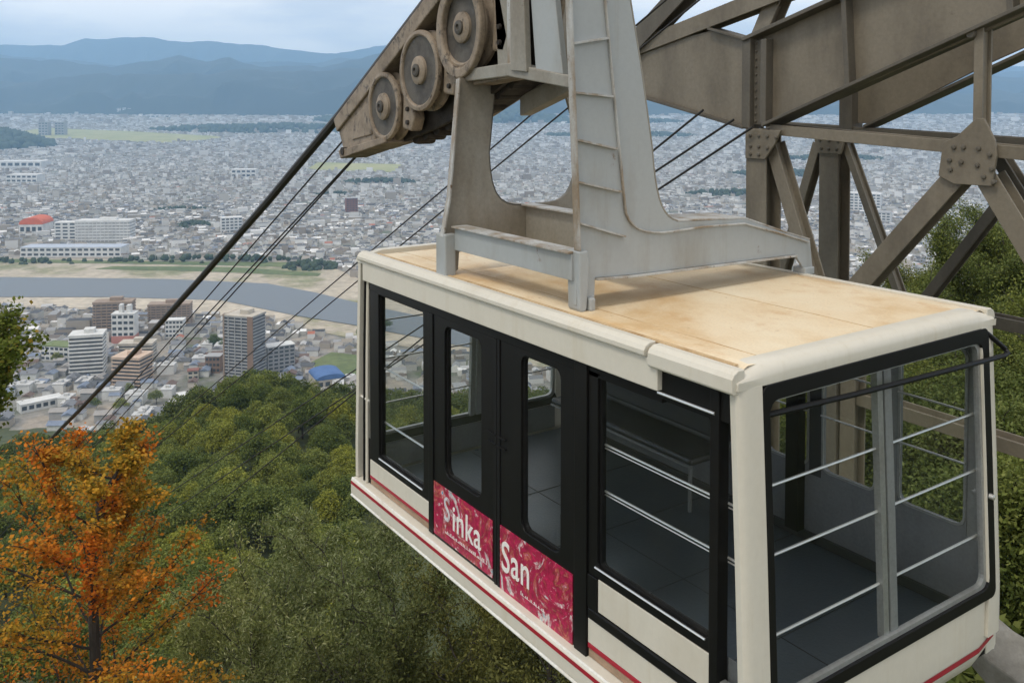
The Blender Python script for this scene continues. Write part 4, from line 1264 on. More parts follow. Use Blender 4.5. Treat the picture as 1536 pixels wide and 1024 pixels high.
b = MB(); b.box(-3.155, -2.295, -0.019, -0.013, -2.10, -1.675); pa = b.build('poster', M['poster_a'], d1_)
b = MB(); b.box(-2.193, -1.352, -0.019, -0.013, -2.135, -1.665); pb = b.build('poster', M['poster_b'], d2_)
txt('S', (-2.995, -0.021, -1.925), 0.27, M['letter_worn'], pa, 0.82)
txt('inka', (-2.865, -0.021, -1.960), 0.285, M['letter'], pa, 0.86)
txt('San', (-2.175, -0.021, -1.975), 0.31, M['letter'], pb, 0.80)
rq = random.Random(4)
for par, x0, x1, zz in ((pa, -2.97, -2.36, -2.03), (pb, -1.93, -1.66, -2.055)):
    b = MB(); x_ = x0                             # small print, worn past reading
    while x_ < x1:
        wq = rq.uniform(0.008, 0.02); hq = rq.uniform(0.012, 0.028)
        b.box(x_, x_ + wq * 0.5, -0.0215, -0.019, zz - 0.0 * (x_ - x0), zz + hq); x_ += wq + (0.02 if rq.random() < 0.2 else 0.004)
    b.box(x0, x_, -0.0205, -0.019, zz, zz + 0.0015); b.build('small_print', M['letter'], par)

# panels under the windows
plate_side('side_panel', M['cream'], -4.34, -3.245, -2.035, -1.89, -0.014, 0.03)
plate_side('red_stripe', M['red'], -4.34, -3.245, -2.062, -2.036, -0.016, 0.03)
plate_side('sill_board', M['peach'], -4.34, -3.245, -2.118, -2.063, -0.008, 0.03)
plate_side('side_panel', M['cream'], -1.105, -0.165, -1.795, -1.59, -0.012, 0.03)
b = MB(); b.box(-1.20, -0.163, -0.022, 0.03, -1.87, -1.80); b.build('belt_moulding', M['black'], car, bevel=0.01)
plate_side('belt_post', M['black'], -1.202, -1.108, -1.80, -1.588, -0.02, 0.03)
plate_side('side_panel', M['cream'], -1.20, -0.163, -2.03, -1.873, -0.014, 0.03)
plate_side('red_stripe', M['red'], -1.20, -0.163, -2.062, -2.031, -0.016, 0.03)
plate_side('sill_board', M['peach'], -1.20, -0.163, -2.122, -2.063, -0.008, 0.03)
plate_side('corner_panel', M['black'], -0.098, 0.05, -2.12, -1.735, -0.006, 0.03)
plate_side('corner_trim', M['alu'], -0.098, 0.05, -1.733, -1.70, -0.012, 0.03)
plate_side('sill_board', M['peach'], -3.243, -1.205, -2.16, -2.142, -0.05, 0.03)

# floor sill and skirt round the bottom
def skirt(yo, sgn):
    prof = [(0.03, -2.122), (-0.055, -2.130), (-0.080, -2.140), (-0.088, -2.150), (-0.088, -2.268), (-0.07, -2.29), (0.03, -2.30)]
    bb = MB(); bb.prism(prof, lambda u_, v_, t_: (t_, yo + sgn * u_, v_), -4.60, 0.06); o = bb.build('skirt', M['cream'], car, bevel=0.004)
    bb = MB(); bb.box(-4.595, 0.055, yo - sgn * 0.090, yo - sgn * 0.06, -2.184, -2.156); bb.build('red_stripe', M['red'], o)
    bb = MB(); bb.tube([(-4.60, yo - sgn * 0.070, -2.138), (0.05, yo - sgn * 0.070, -2.138)], 0.010, 8); bb.build('edge_trim', M['white'], o)
    bb = MB(); bb.tube([(-4.60, yo - sgn * 0.078, -2.292), (0.05, yo - sgn * 0.078, -2.292)], 0.014, 8); bb.build('edge_trim', M['white'], o)
skirt(0.0, 1); skirt(WC, -1)
b = MB(); b.box(-4.50, 0.05, 0.0, WC, -2.30, -2.125); b.build('underframe', M['rubber'], car)
b = MB(); b.box(-4.46, 0.06, 0.035, WC - 0.035, -2.120, -2.098); fl = b.build('floor', M['floor'], car)
for x_ in (-0.62, -1.50, -2.4, -3.3):
    b = MB(); b.box(x_, x_ + 0.006, 0.05, WC - 0.05, -2.097, -2.094); b.build('mat_joint', M['inside_dark'], fl)
b = MB(); b.box(-4.4, 0.0, 1.12, 1.126, -2.0975, -2.0945); b.build('mat_joint', M['inside_dark'], fl)


# the two ends share one builder; fx turns a front x into either end
def end_face(fx, tagname):
    f3 = lambda u_, v_, t_: (fx(XF(v_) - t_), u_, v_)
    # bull-nosed head above the glass
    b_ = MB(); prof = [(-0.10, 0.006), (-0.03, 0.010), (0.015, -0.002), (0.040, -0.030), (0.046, -0.062), (0.044, -0.105), (-0.10, -0.105)]
    yy_ = np.linspace(-0.045, WC + 0.045, 14)
    n_ = len(prof); vs_ = []
    for y_ in yy_:
        ed = min(y_ + 0.045, WC + 0.045 - y_); dz = -0.045 * (1 - min(1, ed / 0.12)) ** 2
        vs_ += [(fx(px_), y_, pz_ + (dz if pz_ > -0.05 else 0)) for px_, pz_ in prof]
    fs_ = [(q * n_ + k_, (q + 1) * n_ + k_, (q + 1) * n_ + (k_ + 1) % n_, q * n_ + (k_ + 1) % n_) for q in range(13) for k_ in range(n_)]
    fs_ += [tuple(range(n_)), tuple(13 * n_ + k_ for k_ in range(n_))]
    b_.add(vs_, fs_); b_.build('end_cap', M['cream'], car, smooth=True)
    # corner posts
    zz_ = [-0.10, -0.3, -0.6, -1.0, -1.4, -1.8, -2.0, -2.12]
    for yb, sg in ((0.0, 1), (WC, -1)):
        vs_ = []
        sec = [(-0.055, -0.034), (-0.015, -0.040), (0.000, -0.030), (0.010, -0.006), (0.014, 0.03), (0.016, 0.135), (-0.05, 0.135)]
        for z_ in zz_:
            vs_ += [(fx(XF(z_) + a), yb + sg * c, z_) for a, c in sec]
        m_ = len(sec)
        fs_ = [(q * m_ + k_, (q + 1) * m_ + k_, (q + 1) * m_ + (k_ + 1) % m_, q * m_ + (k_ + 1) % m_) for q in range(len(zz_) - 1) for k_ in range(m_)]
        fs_ += [tuple(range(m_)), tuple((len(zz_) - 1) * m_ + k_ for k_ in range(m_))]
        b_ = MB(); b_.add(vs_, fs_); b_.build('corner_post', M['cream'], car, smooth=True)
    # frame with one rounded opening
    b_ = MB(); b_.ring(rrect(0.137, WC - 0.05, -1.865, -0.107, 0.05, 5, 10), rrect(0.19, WC - 0.125, -1.79, -0.195, 0.07, 5, 10), f3, -0.018, 0.05)
    fr_ = b_.build('end_window', M['black'], car, bevel=0.004)
    b_ = MB(); b_.ring(rrect(0.183, WC - 0.118, -1.797, -0.188, 0.077, 5, 10), rrect(0.204, WC - 0.165, -1.765, -0.207, 0.06, 5, 10), f3, 0.0, 0.035); b_.build('inner_frame', M['alu'], fr_)
    vs_, fs_ = [], []
    zs_ = np.linspace(-1.785, -0.20, 9)
    for z_ in zs_: vs_ += [(fx(XF(z_) - 0.02), 0.195, z_), (fx(XF(z_) - 0.02), WC - 0.13, z_)]
    fs_ = [(2 * q, 2 * q + 1, 2 * q + 3, 2 * q + 2) for q in range(8)]
    b_ = MB(); b_.add(vs_, fs_); b_.build('pane', M['glass'], fr_)
    for ya, yb in ((1.185, 1.235), (1.255, 1.325)):
        b_ = MB()
        for q in range(8):
            za, zb_ = zs_[q], zs_[q + 1]
            b_.add([(fx(XF(z_) - t_), y_, z_) for z_ in (za, zb_) for t_ in (0.026, 0.07) for y_ in (ya, yb)], [(0, 1, 5, 4), (2, 3, 7, 6), (0, 2, 6, 4), (1, 3, 7, 5)])
        b_.build('mullion', M['alu'] if ya < 1.2 else M['inside_post'], fr_)
    for z_ in (-0.675, -1.045, -1.472):
        for ya, yb in ((0.20, 1.19), (1.30, WC - 0.14)):
            b_ = MB(); b_.tube([(fx(XF(z_) - 0.055), ya, z_), (fx(XF(z_) - 0.055), yb, z_)], 0.0085, 8)
            b_.build('guard_rail', M['chrome'], fr_, smooth=True)
    # apron below the glass, curved under
    zz_ = [-1.865, -1.95, -2.05, -2.15, -2.20, -2.25, -2.30, -2.34, -2.37]
    vs_, fs_ = [], []
    ya_ = np.linspace(-0.03, WC + 0.03, 10)
    ring_ = []
    for z_ in zz_:
        for y_ in ya_:
            ed = min(y_ + 0.03, WC + 0.03 - y_); vs_.append((fx(XF(z_) + 0.012 - 0.05 * (1 - min(1, ed / 0.13)) ** 2), y_, z_))
    fs_ = [(q * 10 + k_, q * 10 + k_ + 1, (q + 1) * 10 + k_ + 1, (q + 1) * 10 + k_) for q in range(len(zz_) - 1) for k_ in range(9)]
    b_ = MB(); b_.add(vs_, fs_); ap = b_.build('apron', M['cream'], car, smooth=True)
    for nm, mt, za, zb_, o_ in (('red_stripe', M['red'], -2.150, -2.186, 0.016), ('edge_trim', M['white'], -2.188, -2.200, 0.018)):
        b_ = MB(); vs_ = []
        for y_ in ya_:
            ed = min(y_ + 0.03, WC + 0.03 - y_); k_ = 0.05 * (1 - min(1, ed / 0.13)) ** 2
            vs_ += [(fx(XF(za) + o_ - k_), y_, za), (fx(XF(zb_) + o_ - k_), y_, zb_)]
        b_.add(vs_, [(2 * q, 2 * q + 2, 2 * q + 3, 2 * q + 1) for q in range(9)]); b_.build(nm, mt, ap)
    b_ = MB(); b_.add([(fx(XF(-1.87) - 0.045), 0.02, -1.87), (fx(XF(-1.87) - 0.045), WC - 0.02, -1.87), (fx(XF(-2.1) - 0.045), WC - 0.02, -2.12), (fx(XF(-2.1) - 0.045), 0.02, -2.12)], [(0, 1, 2, 3)]); b_.build('end_lining', M['inside'], car)
    # slanting corner panes on both long sides
    for yb, sg in ((0.0, 1), (WC, -1)):
        zt_, zl_ = -0.14, -1.70
        b_ = MB(); b_.add([(fx(-0.10), yb + sg * 0.012, zt_), (fx(XF(zt_) - 0.05), yb + sg * 0.012, zt_), (fx(XF(zl_) - 0.05), yb + sg * 0.012, zl_), (fx(-0.10), yb + sg * 0.012, zl_)], [(0, 1, 2, 3)]); b_.build('corner_pane', M['glass'], car)
    return fr_


front = end_face(lambda x_: x_, 'front')
rear = end_face(lambda x_: -LC - x_, 'rear')
# far-end corner: slim cream bars and dark seal in the slit
for x_, mt, r_ in ((-4.365, M['cream'], 0.016), (-4.425, M['rubber'], 0.012)):
    b = MB(); b.tube([(x_, -0.012, -0.26), (x_ - 0.02, -0.016, -1.0), (x_ - 0.035, -0.016, -2.12)], r_, 8); b.build('corner_bar', mt, car, smooth=True)
b = MB(); b.tube([(-4.36, -0.01, -1.36), (-4.55, -0.005, -1.36)], 0.012, 6); b.build('guard_rail', M['white'], car)
b = MB(); b.box(-4.47, -4.345, -0.006, 0.03, -2.12, -1.735); b.build('corner_panel', M['black'], car)
# black hand bar across the front
b = MB(); b.tube([(0.030, 0.165, -0.272), (0.075, 0.9, -0.277), (0.115, 2.0, -0.283), (0.125, 2.40, -0.286), (0.12, 2.455, -0.278), (0.10, 2.46, -0.255), (0.03, 2.335, -0.135)], 0.0165, 10)
b.build('hand_bar', M['black'], car, smooth=True)
b = MB(); b.lathe([(0.0, 0), (0.018, 0.0), (0.018, 0.03), (0.0, 0.035)], (0.10, 2.30, -1.20), (1, 0, 0), 14); b.build('window_latch', M['chrome'], front)

# far side wall: panel with rounded windows
yb = WC - 0.03
WIN = [(-0.60, -0.085), (-1.25, -0.765), (-1.80, -1.36)]
walls = [(-0.085, 0.03), (-0.765, -0.60), (-1.36, -1.25), (-4.47, -1.80)]
fw = lambda a, c, t_: (a, yb + t_, c)
for x0, x1 in WIN:
    b = MB(); b.ring(rrect(x0 - 0.0005, x1 + 0.0005, -1.56, -0.25, 0.002), rrect(x0 + 0.012, x1 - 0.012, -1.50, -0.285, 0.07), fw, -0.01, 0.03); f = b.build('back_window', M['inside'], car)
    b = MB(); b.ring(rrect(x0 + 0.004, x1 - 0.004, -1.508, -0.277, 0.074), rrect(x0 + 0.022, x1 - 0.022, -1.49, -0.295, 0.06), fw, -0.018, -0.0105); b.build('inner_frame', M['alu'], f)
    b = MB(); b.box(x0 + 0.01, x1 - 0.01, yb + 0.012, yb + 0.017, -1.505, -0.28); b.build('pane', M['glass'], f)
    for z_ in (-0.70, -1.06):
        b = MB(); b.tube([(x0 + 0.01, yb - 0.03, z_), (x1 - 0.01, yb - 0.03, z_)], 0.008, 8); b.build('guard_rail', M['chrome'], f)
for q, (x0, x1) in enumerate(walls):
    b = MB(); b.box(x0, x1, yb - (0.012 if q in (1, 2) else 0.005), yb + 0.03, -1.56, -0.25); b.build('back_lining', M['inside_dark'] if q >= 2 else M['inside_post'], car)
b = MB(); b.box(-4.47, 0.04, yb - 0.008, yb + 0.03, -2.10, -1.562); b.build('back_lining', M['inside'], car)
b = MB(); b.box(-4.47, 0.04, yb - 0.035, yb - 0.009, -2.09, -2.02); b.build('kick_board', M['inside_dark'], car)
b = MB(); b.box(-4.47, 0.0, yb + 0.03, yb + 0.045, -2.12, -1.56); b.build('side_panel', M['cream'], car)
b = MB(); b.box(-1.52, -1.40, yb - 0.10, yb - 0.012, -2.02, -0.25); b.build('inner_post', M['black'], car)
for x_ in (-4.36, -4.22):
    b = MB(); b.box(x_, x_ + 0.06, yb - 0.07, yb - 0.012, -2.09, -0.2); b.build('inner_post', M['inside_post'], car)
# inner faces of the near wall
b = MB(); b.box(-4.40, -3.25, 0.062, 0.07, -2.09, -1.88); b.build('near_lining', M['inside'], car)
b = MB(); b.box(-1.20, 0.03, 0.062, 0.07, -2.09, -1.60); b.build('near_lining', M['inside'], car)
# bench along the far wall
bench_x0, bench_x1 = -4.1, -2.15
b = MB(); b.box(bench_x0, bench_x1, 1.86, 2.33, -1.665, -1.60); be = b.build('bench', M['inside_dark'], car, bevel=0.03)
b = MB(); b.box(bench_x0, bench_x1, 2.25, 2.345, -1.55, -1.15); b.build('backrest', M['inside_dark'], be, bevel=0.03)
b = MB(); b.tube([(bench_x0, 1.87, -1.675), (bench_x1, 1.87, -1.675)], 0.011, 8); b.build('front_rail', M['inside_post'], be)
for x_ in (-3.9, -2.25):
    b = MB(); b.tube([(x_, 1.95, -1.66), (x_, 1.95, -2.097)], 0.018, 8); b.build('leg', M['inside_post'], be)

# ------------------------------------------------------------------ hanger (swings with the cabin, so a part of it)
hg = empty('hanger', (0, 0, 0)); hg.parent = car
HX2, HX1 = -1.472, -3.047
yz = lambda x_: (lambda u_, v_, t_: (x_ - t_, u_, v_))


def arc(c, r, a0, a1, n_=9):
    return [(c[0] + r * math.cos(R(a0 + (a1 - a0) * q / (n_ - 1))), c[1] + r * math.sin(R(a0 + (a1 - a0) * q / (n_ - 1)))) for q in range(n_)]


def bez(p0, p1, p2, p3, n_=10):
    return [tuple((1 - t_) ** 3 * a + 3 * (1 - t_) ** 2 * t_ * b_ + 3 * (1 - t_) * t_ ** 2 * c + t_ ** 3 * e for a, b_, c, e in zip(p0, p1, p2, p3)) for t_ in [q / (n_ - 1) for q in range(n_)]]


left_edge = [(0.015, 2.75), (0.045, 2.03), (0.085, 1.2), (0.121, 0.40)]
foot = [(0.105, 0.34), (0.100, 0.04), (0.205, 0.005), (0.255, 0.05), (0.262, 0.205)]
bottom = [(0.60, 0.19), (1.4, 0.178), (2.30, 0.165)]
tip = [(2.42, 0.03), (2.52, 0.03), (2.485, 0.262)]
arm_top = [(2.2, 0.34), (1.72, 0.488), (1.2, 0.512)]
fil = bez((1.02, 0.52), (0.86, 0.56), (0.80, 0.70), (0.765, 1.05), 10)
right_edge = [(0.66, 1.6), (0.558, 2.06), (0.46, 2.75)]
b = MB(); b.prism(left_edge + foot + bottom + tip + arm_top + fil + right_edge, yz(HX2), 0.0, 0.024)
nf = b.build('side_frame', M['hanger'], hg, bevel=0.004)


def strip(path, w0, w1, th, x_, name, mat, parent, nrm=1):
    """flange that follows a path in the y-z plane, from depth w0 to w1"""
    P_ = [np.array(p_) for p_ in path]; o_ = []
    for q in range(len(P_)):
        t_ = P_[min(q + 1, len(P_) - 1)] - P_[max(q - 1, 0)]; t_ = t_ / np.linalg.norm(t_); o_.append(np.array([-t_[1], t_[0]]) * th * nrm)
    poly = [tuple(p_) for p_ in P_] + [tuple(p_ + e) for p_, e in zip(P_, o_)][::-1]
    b_ = MB()
    n_ = len(P_)
    fn = yz(x_)
    vs_ = [fn(*p_, t_) for t_ in (w0, w1) for p_ in poly]
    m_ = len(poly); fs_ = [(q, q + 1, m_ - 2 - q, m_ - 1 - q) for q in range(n_ - 1)] + [(m_ + q, m_ + q + 1, 2 * m_ - 2 - q, 2 * m_ - 1 - q) for q in range(n_ - 1)]
    fs_ += [(q, (q + 1) % m_, m_ + (q + 1) % m_, m_ + q) for q in range(m_)]
    b_.add(vs_, fs_)
    return b_.build(name, mat, parent, bevel=0.003)


strip(left_edge, -0.03, 0.03, 0.016, HX2, 'flange', M['edge'], hg, -1)
in_rib = [(0.25, 2.75), (0.324, 2.046), (0.42, 1.30), (0.500, 0.70)] + bez((0.512, 0.62), (0.56, 0.49), (0.72, 0.45), (0.95, 0.452), 8) + [(1.25, 0.462), (1.70, 0.452), (2.2, 0.318), (2.45, 0.246)]
strip(in_rib, -0.022, -0.0005, 0.012, HX2, 'flange', M['edge'], hg, 1)
top_fl = fil[2:0:-1] + [(1.02, 0.521), (1.2, 0.513), (1.72, 0.489), (2.2, 0.341), (2.484, 0.263)]
strip([(1.02, 0.521), (1.2, 0.513), (1.72, 0.489), (2.2, 0.341), (2.484, 0.263)], 0.0, 0.34, 0.014, HX2, 'flange', M['edge'], hg, 1)
strip(right_edge[::-1] + fil[::-1], 0.0, 0.30, 0.014, HX2, 'flange', M['hanger_shaded'], hg, 1)
strip([(0.262, 0.204), (0.60, 0.189), (1.4, 0.177), (2.30, 0.164)], -0.03, 0.30, 0.014, HX2, 'flange', M['edge'], hg, -1)
# rungs welded between the left flange and the inner rib
for (ya, za), (yb_, zb_) in (((0.042, 2.30), (0.295, 2.33)), ((0.055, 1.755), (0.348, 1.80)), ((0.070, 1.44), (0.392, 1.415)), ((0.086, 1.135), (0.432, 1.065)), ((0.098, 0.86), (0.470, 0.775)), ((0.112, 0.59), (0.506, 0.470))):
    b = MB(); b.add([fn_ for fn_ in [(HX2 + 0.032, ya, za), (HX2 + 0.032, yb_, zb_), (HX2 + 0.0004, yb_, zb_), (HX2 + 0.0004, ya, za), (HX2 + 0.032, ya, za - 0.014), (HX2 + 0.032, yb_, zb_ - 0.014), (HX2 + 0.0004, yb_, zb_ - 0.014), (HX2 + 0.0004, ya, za - 0.014)]],
                    [(0, 1, 2, 3), (4, 5, 6, 7), (0, 1, 5, 4), (1, 2, 6, 5), (2, 3, 7, 6), (3, 0, 4, 7)])
    b.build('rung', M['edge'], hg)
# feet of the near frame
b = MB(); b.prism([(0.100, 0.40), (0.108, 0.02), (0.118, -0.004), (0.160, -0.004), (0.168, 0.02), (0.190, 0.30), (0.175, 0.40)], yz(HX2), -0.032, 0.10); b.build('foot', M['hanger'], hg, bevel=0.012)
b = MB(); b.box(HX2 - 0.06, HX2 + 0.045, 0.182, 0.232, -0.005, 0.085); b.build('foot', M['hanger'], hg, bevel=0.012)
b = MB(); b.box(HX2 - 0.10, HX2 + 0.02, 2.40, 2.52, -0.01, 0.05); b.build('foot', M['hanger'], hg, bevel=0.008)
# the far frame, a U of two legs
u_out = [(0.168, 1.56), (0.075, 0.60), (0.012, 0.30), (0.0, 0.03), (0.10, 0.0), (0.15, 0.03), (0.16, 0.17), (2.25, 0.15), (2.42, 0.02), (2.5, 0.02), (2.48, 0.26), (1.98, 0.47)]
u_leg2 = bez((1.98, 0.47), (1.80, 0.52), (1.73, 0.7), (1.68, 1.0), 6)[1:] + [(1.45, 1.75), (1.15, 2.4), (0.86, 2.4), (1.12, 1.75), (1.33, 1.15)]
u_in = bez((1.352, 0.95), (1.34, 0.62), (1.25, 0.52), (1.05, 0.515), 8) + bez((0.80, 0.515), (0.55, 0.515), (0.47, 0.60), (0.453, 0.95), 8) + [(0.519, 1.56)]
b = MB(); b.prism(u_out + u_leg2 + u_in, yz(HX1), 0.0, 0.03); b.build('side_frame', M['hanger_shaded'], hg, bevel=0.004)
strip([(0.168, 1.55), (0.075, 0.60), (0.012, 0.30)], -0.02, 0.035, 0.016, HX1, 'flange', M['edge'], hg, -1)
strip(u_in[8:][::-1] , -0.0, 0.25, 0.014, HX1, 'flange', M['hanger_shaded'], hg, -1)
b = MB(); b.box(HX1 - 0.10, HX1 + 0.05, 0.0, 0.10, -0.01, 0.33); b.build('foot', M['hanger'], hg, bevel=0.012)
# beams that tie the frames together
b = MB(); b.box(HX1 + 0.05, HX2 - 0.03, 0.085, 0.115, 0.20, 0.375); b.build('tie_beam', M['hanger'], hg, bevel=0.004)
b = MB(); b.box(HX1 + 0.05, HX2 - 0.03, 0.055, 0.20, 0.377, 0.392); b.build('tie_flange', M['edge'], hg, bevel=0.003)
b = MB(); b.box(HX1 + 0.002, HX2 - 0.03, 0.81, 0.85, 0.20, 0.50); b.build('tie_beam', M['hanger_shaded'], hg, bevel=0.004)
b = MB(); b.box(HX1 + 0.002, HX2 - 0.03, 0.76, 0.90, 0.502, 0.516); b.build('tie_flange', M['edge'], hg, bevel=0.003)
b = MB(); b.box(HX1 + 0.002, HX2 - 0.03, 2.18, 2.22, 0.16, 0.30); b.build('tie_beam', M['hanger_shaded'], hg, bevel=0.004)
# head plates between carriage and ladder frame
xz = lambda y_: (lambda u_, v_, t_: (u_, y_ + t_, v_))
for y_, poly, mt in ((0.30, [(-2.78, 2.6), (-2.70, 1.62), (-2.40, 1.60), (-2.36, 2.6)], 'hanger_shaded'), (0.24, [(-2.50, 2.6), (-2.48, 1.58), (-2.40, 1.58), (-2.42, 2.6)], 'edge'),
                     (0.20, [(-2.40, 2.6), (-2.38, 1.60), (-2.18, 1.585), (-2.24, 2.6)], 'hanger_shaded'), (0.24, [(-2.24, 2.6), (-2.12, 1.60), (-1.80, 1.56), (-1.98, 2.6)], 'hanger')):
    b = MB(); b.prism(poly, xz(y_), 0.0, 0.05); b.build('head_plate', M[mt], hg, bevel=0.006)
b = MB(); b.prism([(-3.25, 1.52), (-2.45, 1.56), (-1.51, 1.44), (-1.51, 1.52), (-2.45, 1.66), (-3.0, 1.63)], xz(0.22), 0.0, 0.16); b.build('head_beam', M['hanger_shaded'], hg, bevel=0.008)
b = MB(); b.prism([(-3.05, 1.25), (-1.9, 1.60), (-1.9, 1.75), (-3.05, 1.42)], xz(0.75), 0.0, 0.12); b.build('head_beam', M['hanger_shaded'], hg, bevel=0.008)

# ------------------------------------------------------------------ carriage on the track rope
cg = empty('rope_carriage', (-3.8, 0.4, 1.4), 0, 'rusty beige sheave carriage with three big wheels under the thick rope', 'carriage')
cgi = Vector((-3.8, 0.4, 1.4))
def cbuild(b_, name, mat, parent=None, **k_):
    o = b_.build(name, mat, parent or cg, **k_)
    if parent is None: o.location = -cgi
    return o
rope_z = lambda x_: float(np.interp(x_, [-5.79, -3.91], [1.24, 2.26])) + (0.543 * (x_ + 3.91) if x_ > -3.91 else 0)
b = MB(); b.prism([(-5.75, 1.14), (-5.52, 0.83), (-4.6, 0.98), (-3.9, 1.14), (-3.3, 1.32), (-2.75, 1.56), (-2.4, 1.62), (-2.4, 2.95), (-3.2, 2.56)], xz(0.46), 0.0, 0.05); cbuild(b, 'side_plate', M['grease'], bevel=0.01)
b = MB(); b.prism([(-5.72, 1.12), (-5.52, 0.86), (-3.6, 1.22), (-2.7, 1.55), (-2.3, 2.9), (-3.2, 2.5)], xz(0.78), 0.0, 0.05); cbuild(b, 'side_plate', M['sheave'], bevel=0.01)
# rope guide along the top edge
b = MB(); b.prism([(-5.78, 1.18), (-5.70, 1.05), (-3.2, 2.42), (-2.6, 2.78), (-2.6, 2.95), (-3.3, 2.545)], xz(0.27), 0.0, 0.19); cbuild(b, 'rope_guide', M['sheave'], bevel=0.012)
b = MB(); b.prism([(-5.8, 1.19), (-5.56, 0.80), (-4.85, 0.96), (-4.90, 1.55), (-5.0, 1.60)], xz(0.30), 0.0, 0.17); cbuild(b, 'nose_block', M['sheave'], bevel=0.02)
b = MB(); b.prism([(-5.62, 0.86), (-5.56, 0.78), (-4.55, 0.98), (-4.58, 1.04)], xz(0.25), 0.0, 0.30); cbuild(b, 'nose_lip', M['sheave'], bevel=0.01)
b = MB(); b.tube([(-5.50, 0.24, 0.86), (-5.50, 0.50, 0.86)], 0.04, 12); cbuild(b, 'nose_pin', M['grease'])
b = MB(); b.prism([(-5.35, 0.98), (-4.9, 1.05), (-4.93, 1.38), (-5.28, 1.22)], xz(0.285), 0.0, 0.02); cbuild(b, 'nose_plate', M['sheave'], bevel=0.006)
wheels = [(-4.62, 1.32, 0.325, 0.26), (-3.88, 1.64, 0.355, 0.24), (-3.12, 1.965, 0.335, 0.22)]
for q, (x_, z_, r_, y_) in enumerate(wheels):
    b = MB()
    prof = [(r_ - 0.035, 0.0), (r_ - 0.005, 0.006), (r_, 0.02), (r_, 0.04), (r_ - 0.06, 0.065), (r_ - 0.06, 0.10), (r_, 0.125), (r_, 0.155), (r_ * 0.3, 0.16)]
    b.lathe([(r_ - 0.055, 0.035), (r_ - 0.05, 0.008)] + prof, (x_, y_, z_), (0, 1, 0), 56)
    whl = cbuild(b, 'wheel', M['sheave'], smooth=True)
    b = MB(); b.lathe([(0.10, 0.018), (r_ * 0.55, 0.034), (r_ - 0.052, 0.024), (r_ - 0.052, 0.05)], (x_, y_, z_), (0, 1, 0), 48); o = b.build('disc', M['sheave_dark'], whl, smooth=True)
    b = MB(); b.lathe([(0.045, -0.012), (0.105, -0.010), (0.125, 0.002), (0.13, 0.03)], (x_, y_, z_), (0, 1, 0), 36); b.build('hub', M['sheave'], whl, smooth=True)
    b = MB(); b.lathe([(0.020, -0.020), (0.026, -0.034), (0.045, -0.034), (0.058, -0.026), (0.058, -0.008)], (x_, y_, z_), (0, 1, 0), 24); b.build('axle_cap', M['sheave_dark'], whl, smooth=True)
    if q == 2:                               # the upper wheels sit in a kidney shaped cover
        out_ = [(x_ + 0.345 * math.cos(a) , z_ - 0.01 + 0.40 * math.sin(a)) for a in np.linspace(0, 2 * math.pi, 37)[:-1]]
        in_ = [(x_ + 0.015 + 0.265 * math.cos(a), z_ - 0.01 + 0.315 * math.sin(a)) for a in np.linspace(0, 2 * math.pi, 37)[:-1]]
        b = MB(); b.ring(out_, in_, xz(0.185), 0.0, 0.06); b.build('cover', M['sheave'], whl, bevel=0.015)
    # hanger strap between wheels
    b = MB(); b.prism([(x_ + 0.33, z_ - 0.20), (x_ + 0.50, z_ - 0.22), (x_ + 0.56, z_ - 0.10), (x_ + 0.46, z_ + 0.22), (x_ + 0.36, z_ + 0.22)], xz(0.30), 0.0, 0.12); cbuild(b, 'strap', M['sheave'], bevel=0.02)
    for dz in (-0.14, -0.02):
        b = MB(); b.lathe([(0.0, -0.02), (0.02, -0.02), (0.024, 0.0), (0.024, 0.03)], (x_ + 0.45, 0.30, z_ + dz), (0, 1, 0), 12); cbuild(b, 'bolt', M['grease'])
for q in range(9):                               # rollers and clamps hanging under the frame
    x_ = -4.45 + q * 0.2; zb_ = float(np.interp(x_, [-4.6, -3.9, -3.3, -2.75], [0.98, 1.14, 1.32, 1.56]))
    b = MB(); b.lathe([(0.0, -0.10), (0.055, -0.10), (0.06, -0.07), (0.06, 0.07), (0.055, 0.10), (0.0, 0.10)], (x_, 0.62, zb_ + 0.01), (0, 1, 0), 14); cbuild(b, 'roller', M['grease'], bevel=0.004)
b = MB(); b.prism([(-4.5, 1.02), (-3.3, 1.30), (-2.5, 1.62), (-2.5, 1.95), (-4.5, 1.35)], xz(0.515), 0.0, 0.26); cbuild(b, 'core_block', M['grease'], bevel=0.02)
b = MB(); b.prism([(-3.0, 1.50), (-2.35, 1.56), (-2.35, 1.62), (-3.0, 1.60)], xz(0.26), 0.0, 0.2); cbuild(b, 'link_plate', M['sheave'], bevel=0.01)

# ------------------------------------------------------------------ ropes
def rope(label, pts, r, name='haul_rope', cat='cable', group=None):
    b_ = MB(); b_.tube(pts, r, 8); o = b_.build(name, M['rope'], None, smooth=True)
    tag(o, label, cat, group); return o


def line(p0, p1, ext0, sag, n_=40, far=220):
    """straight from p0 through p1 and on down into the valley, with a little sag"""
    p0, p1 = np.array(p0, float), np.array(p1, float); d_ = p1 - p0; L_ = np.linalg.norm(d_); d_ /= L_
    ts_ = np.concatenate([np.linspace(-ext0, L_, 10), np.linspace(L_ + 4, far, n_)])
    return [tuple(p0 + d_ * t_ - np.array([0, 0, 1]) * sag * t_ * (far - t_) / far ** 2 * 0) for t_ in ts_]


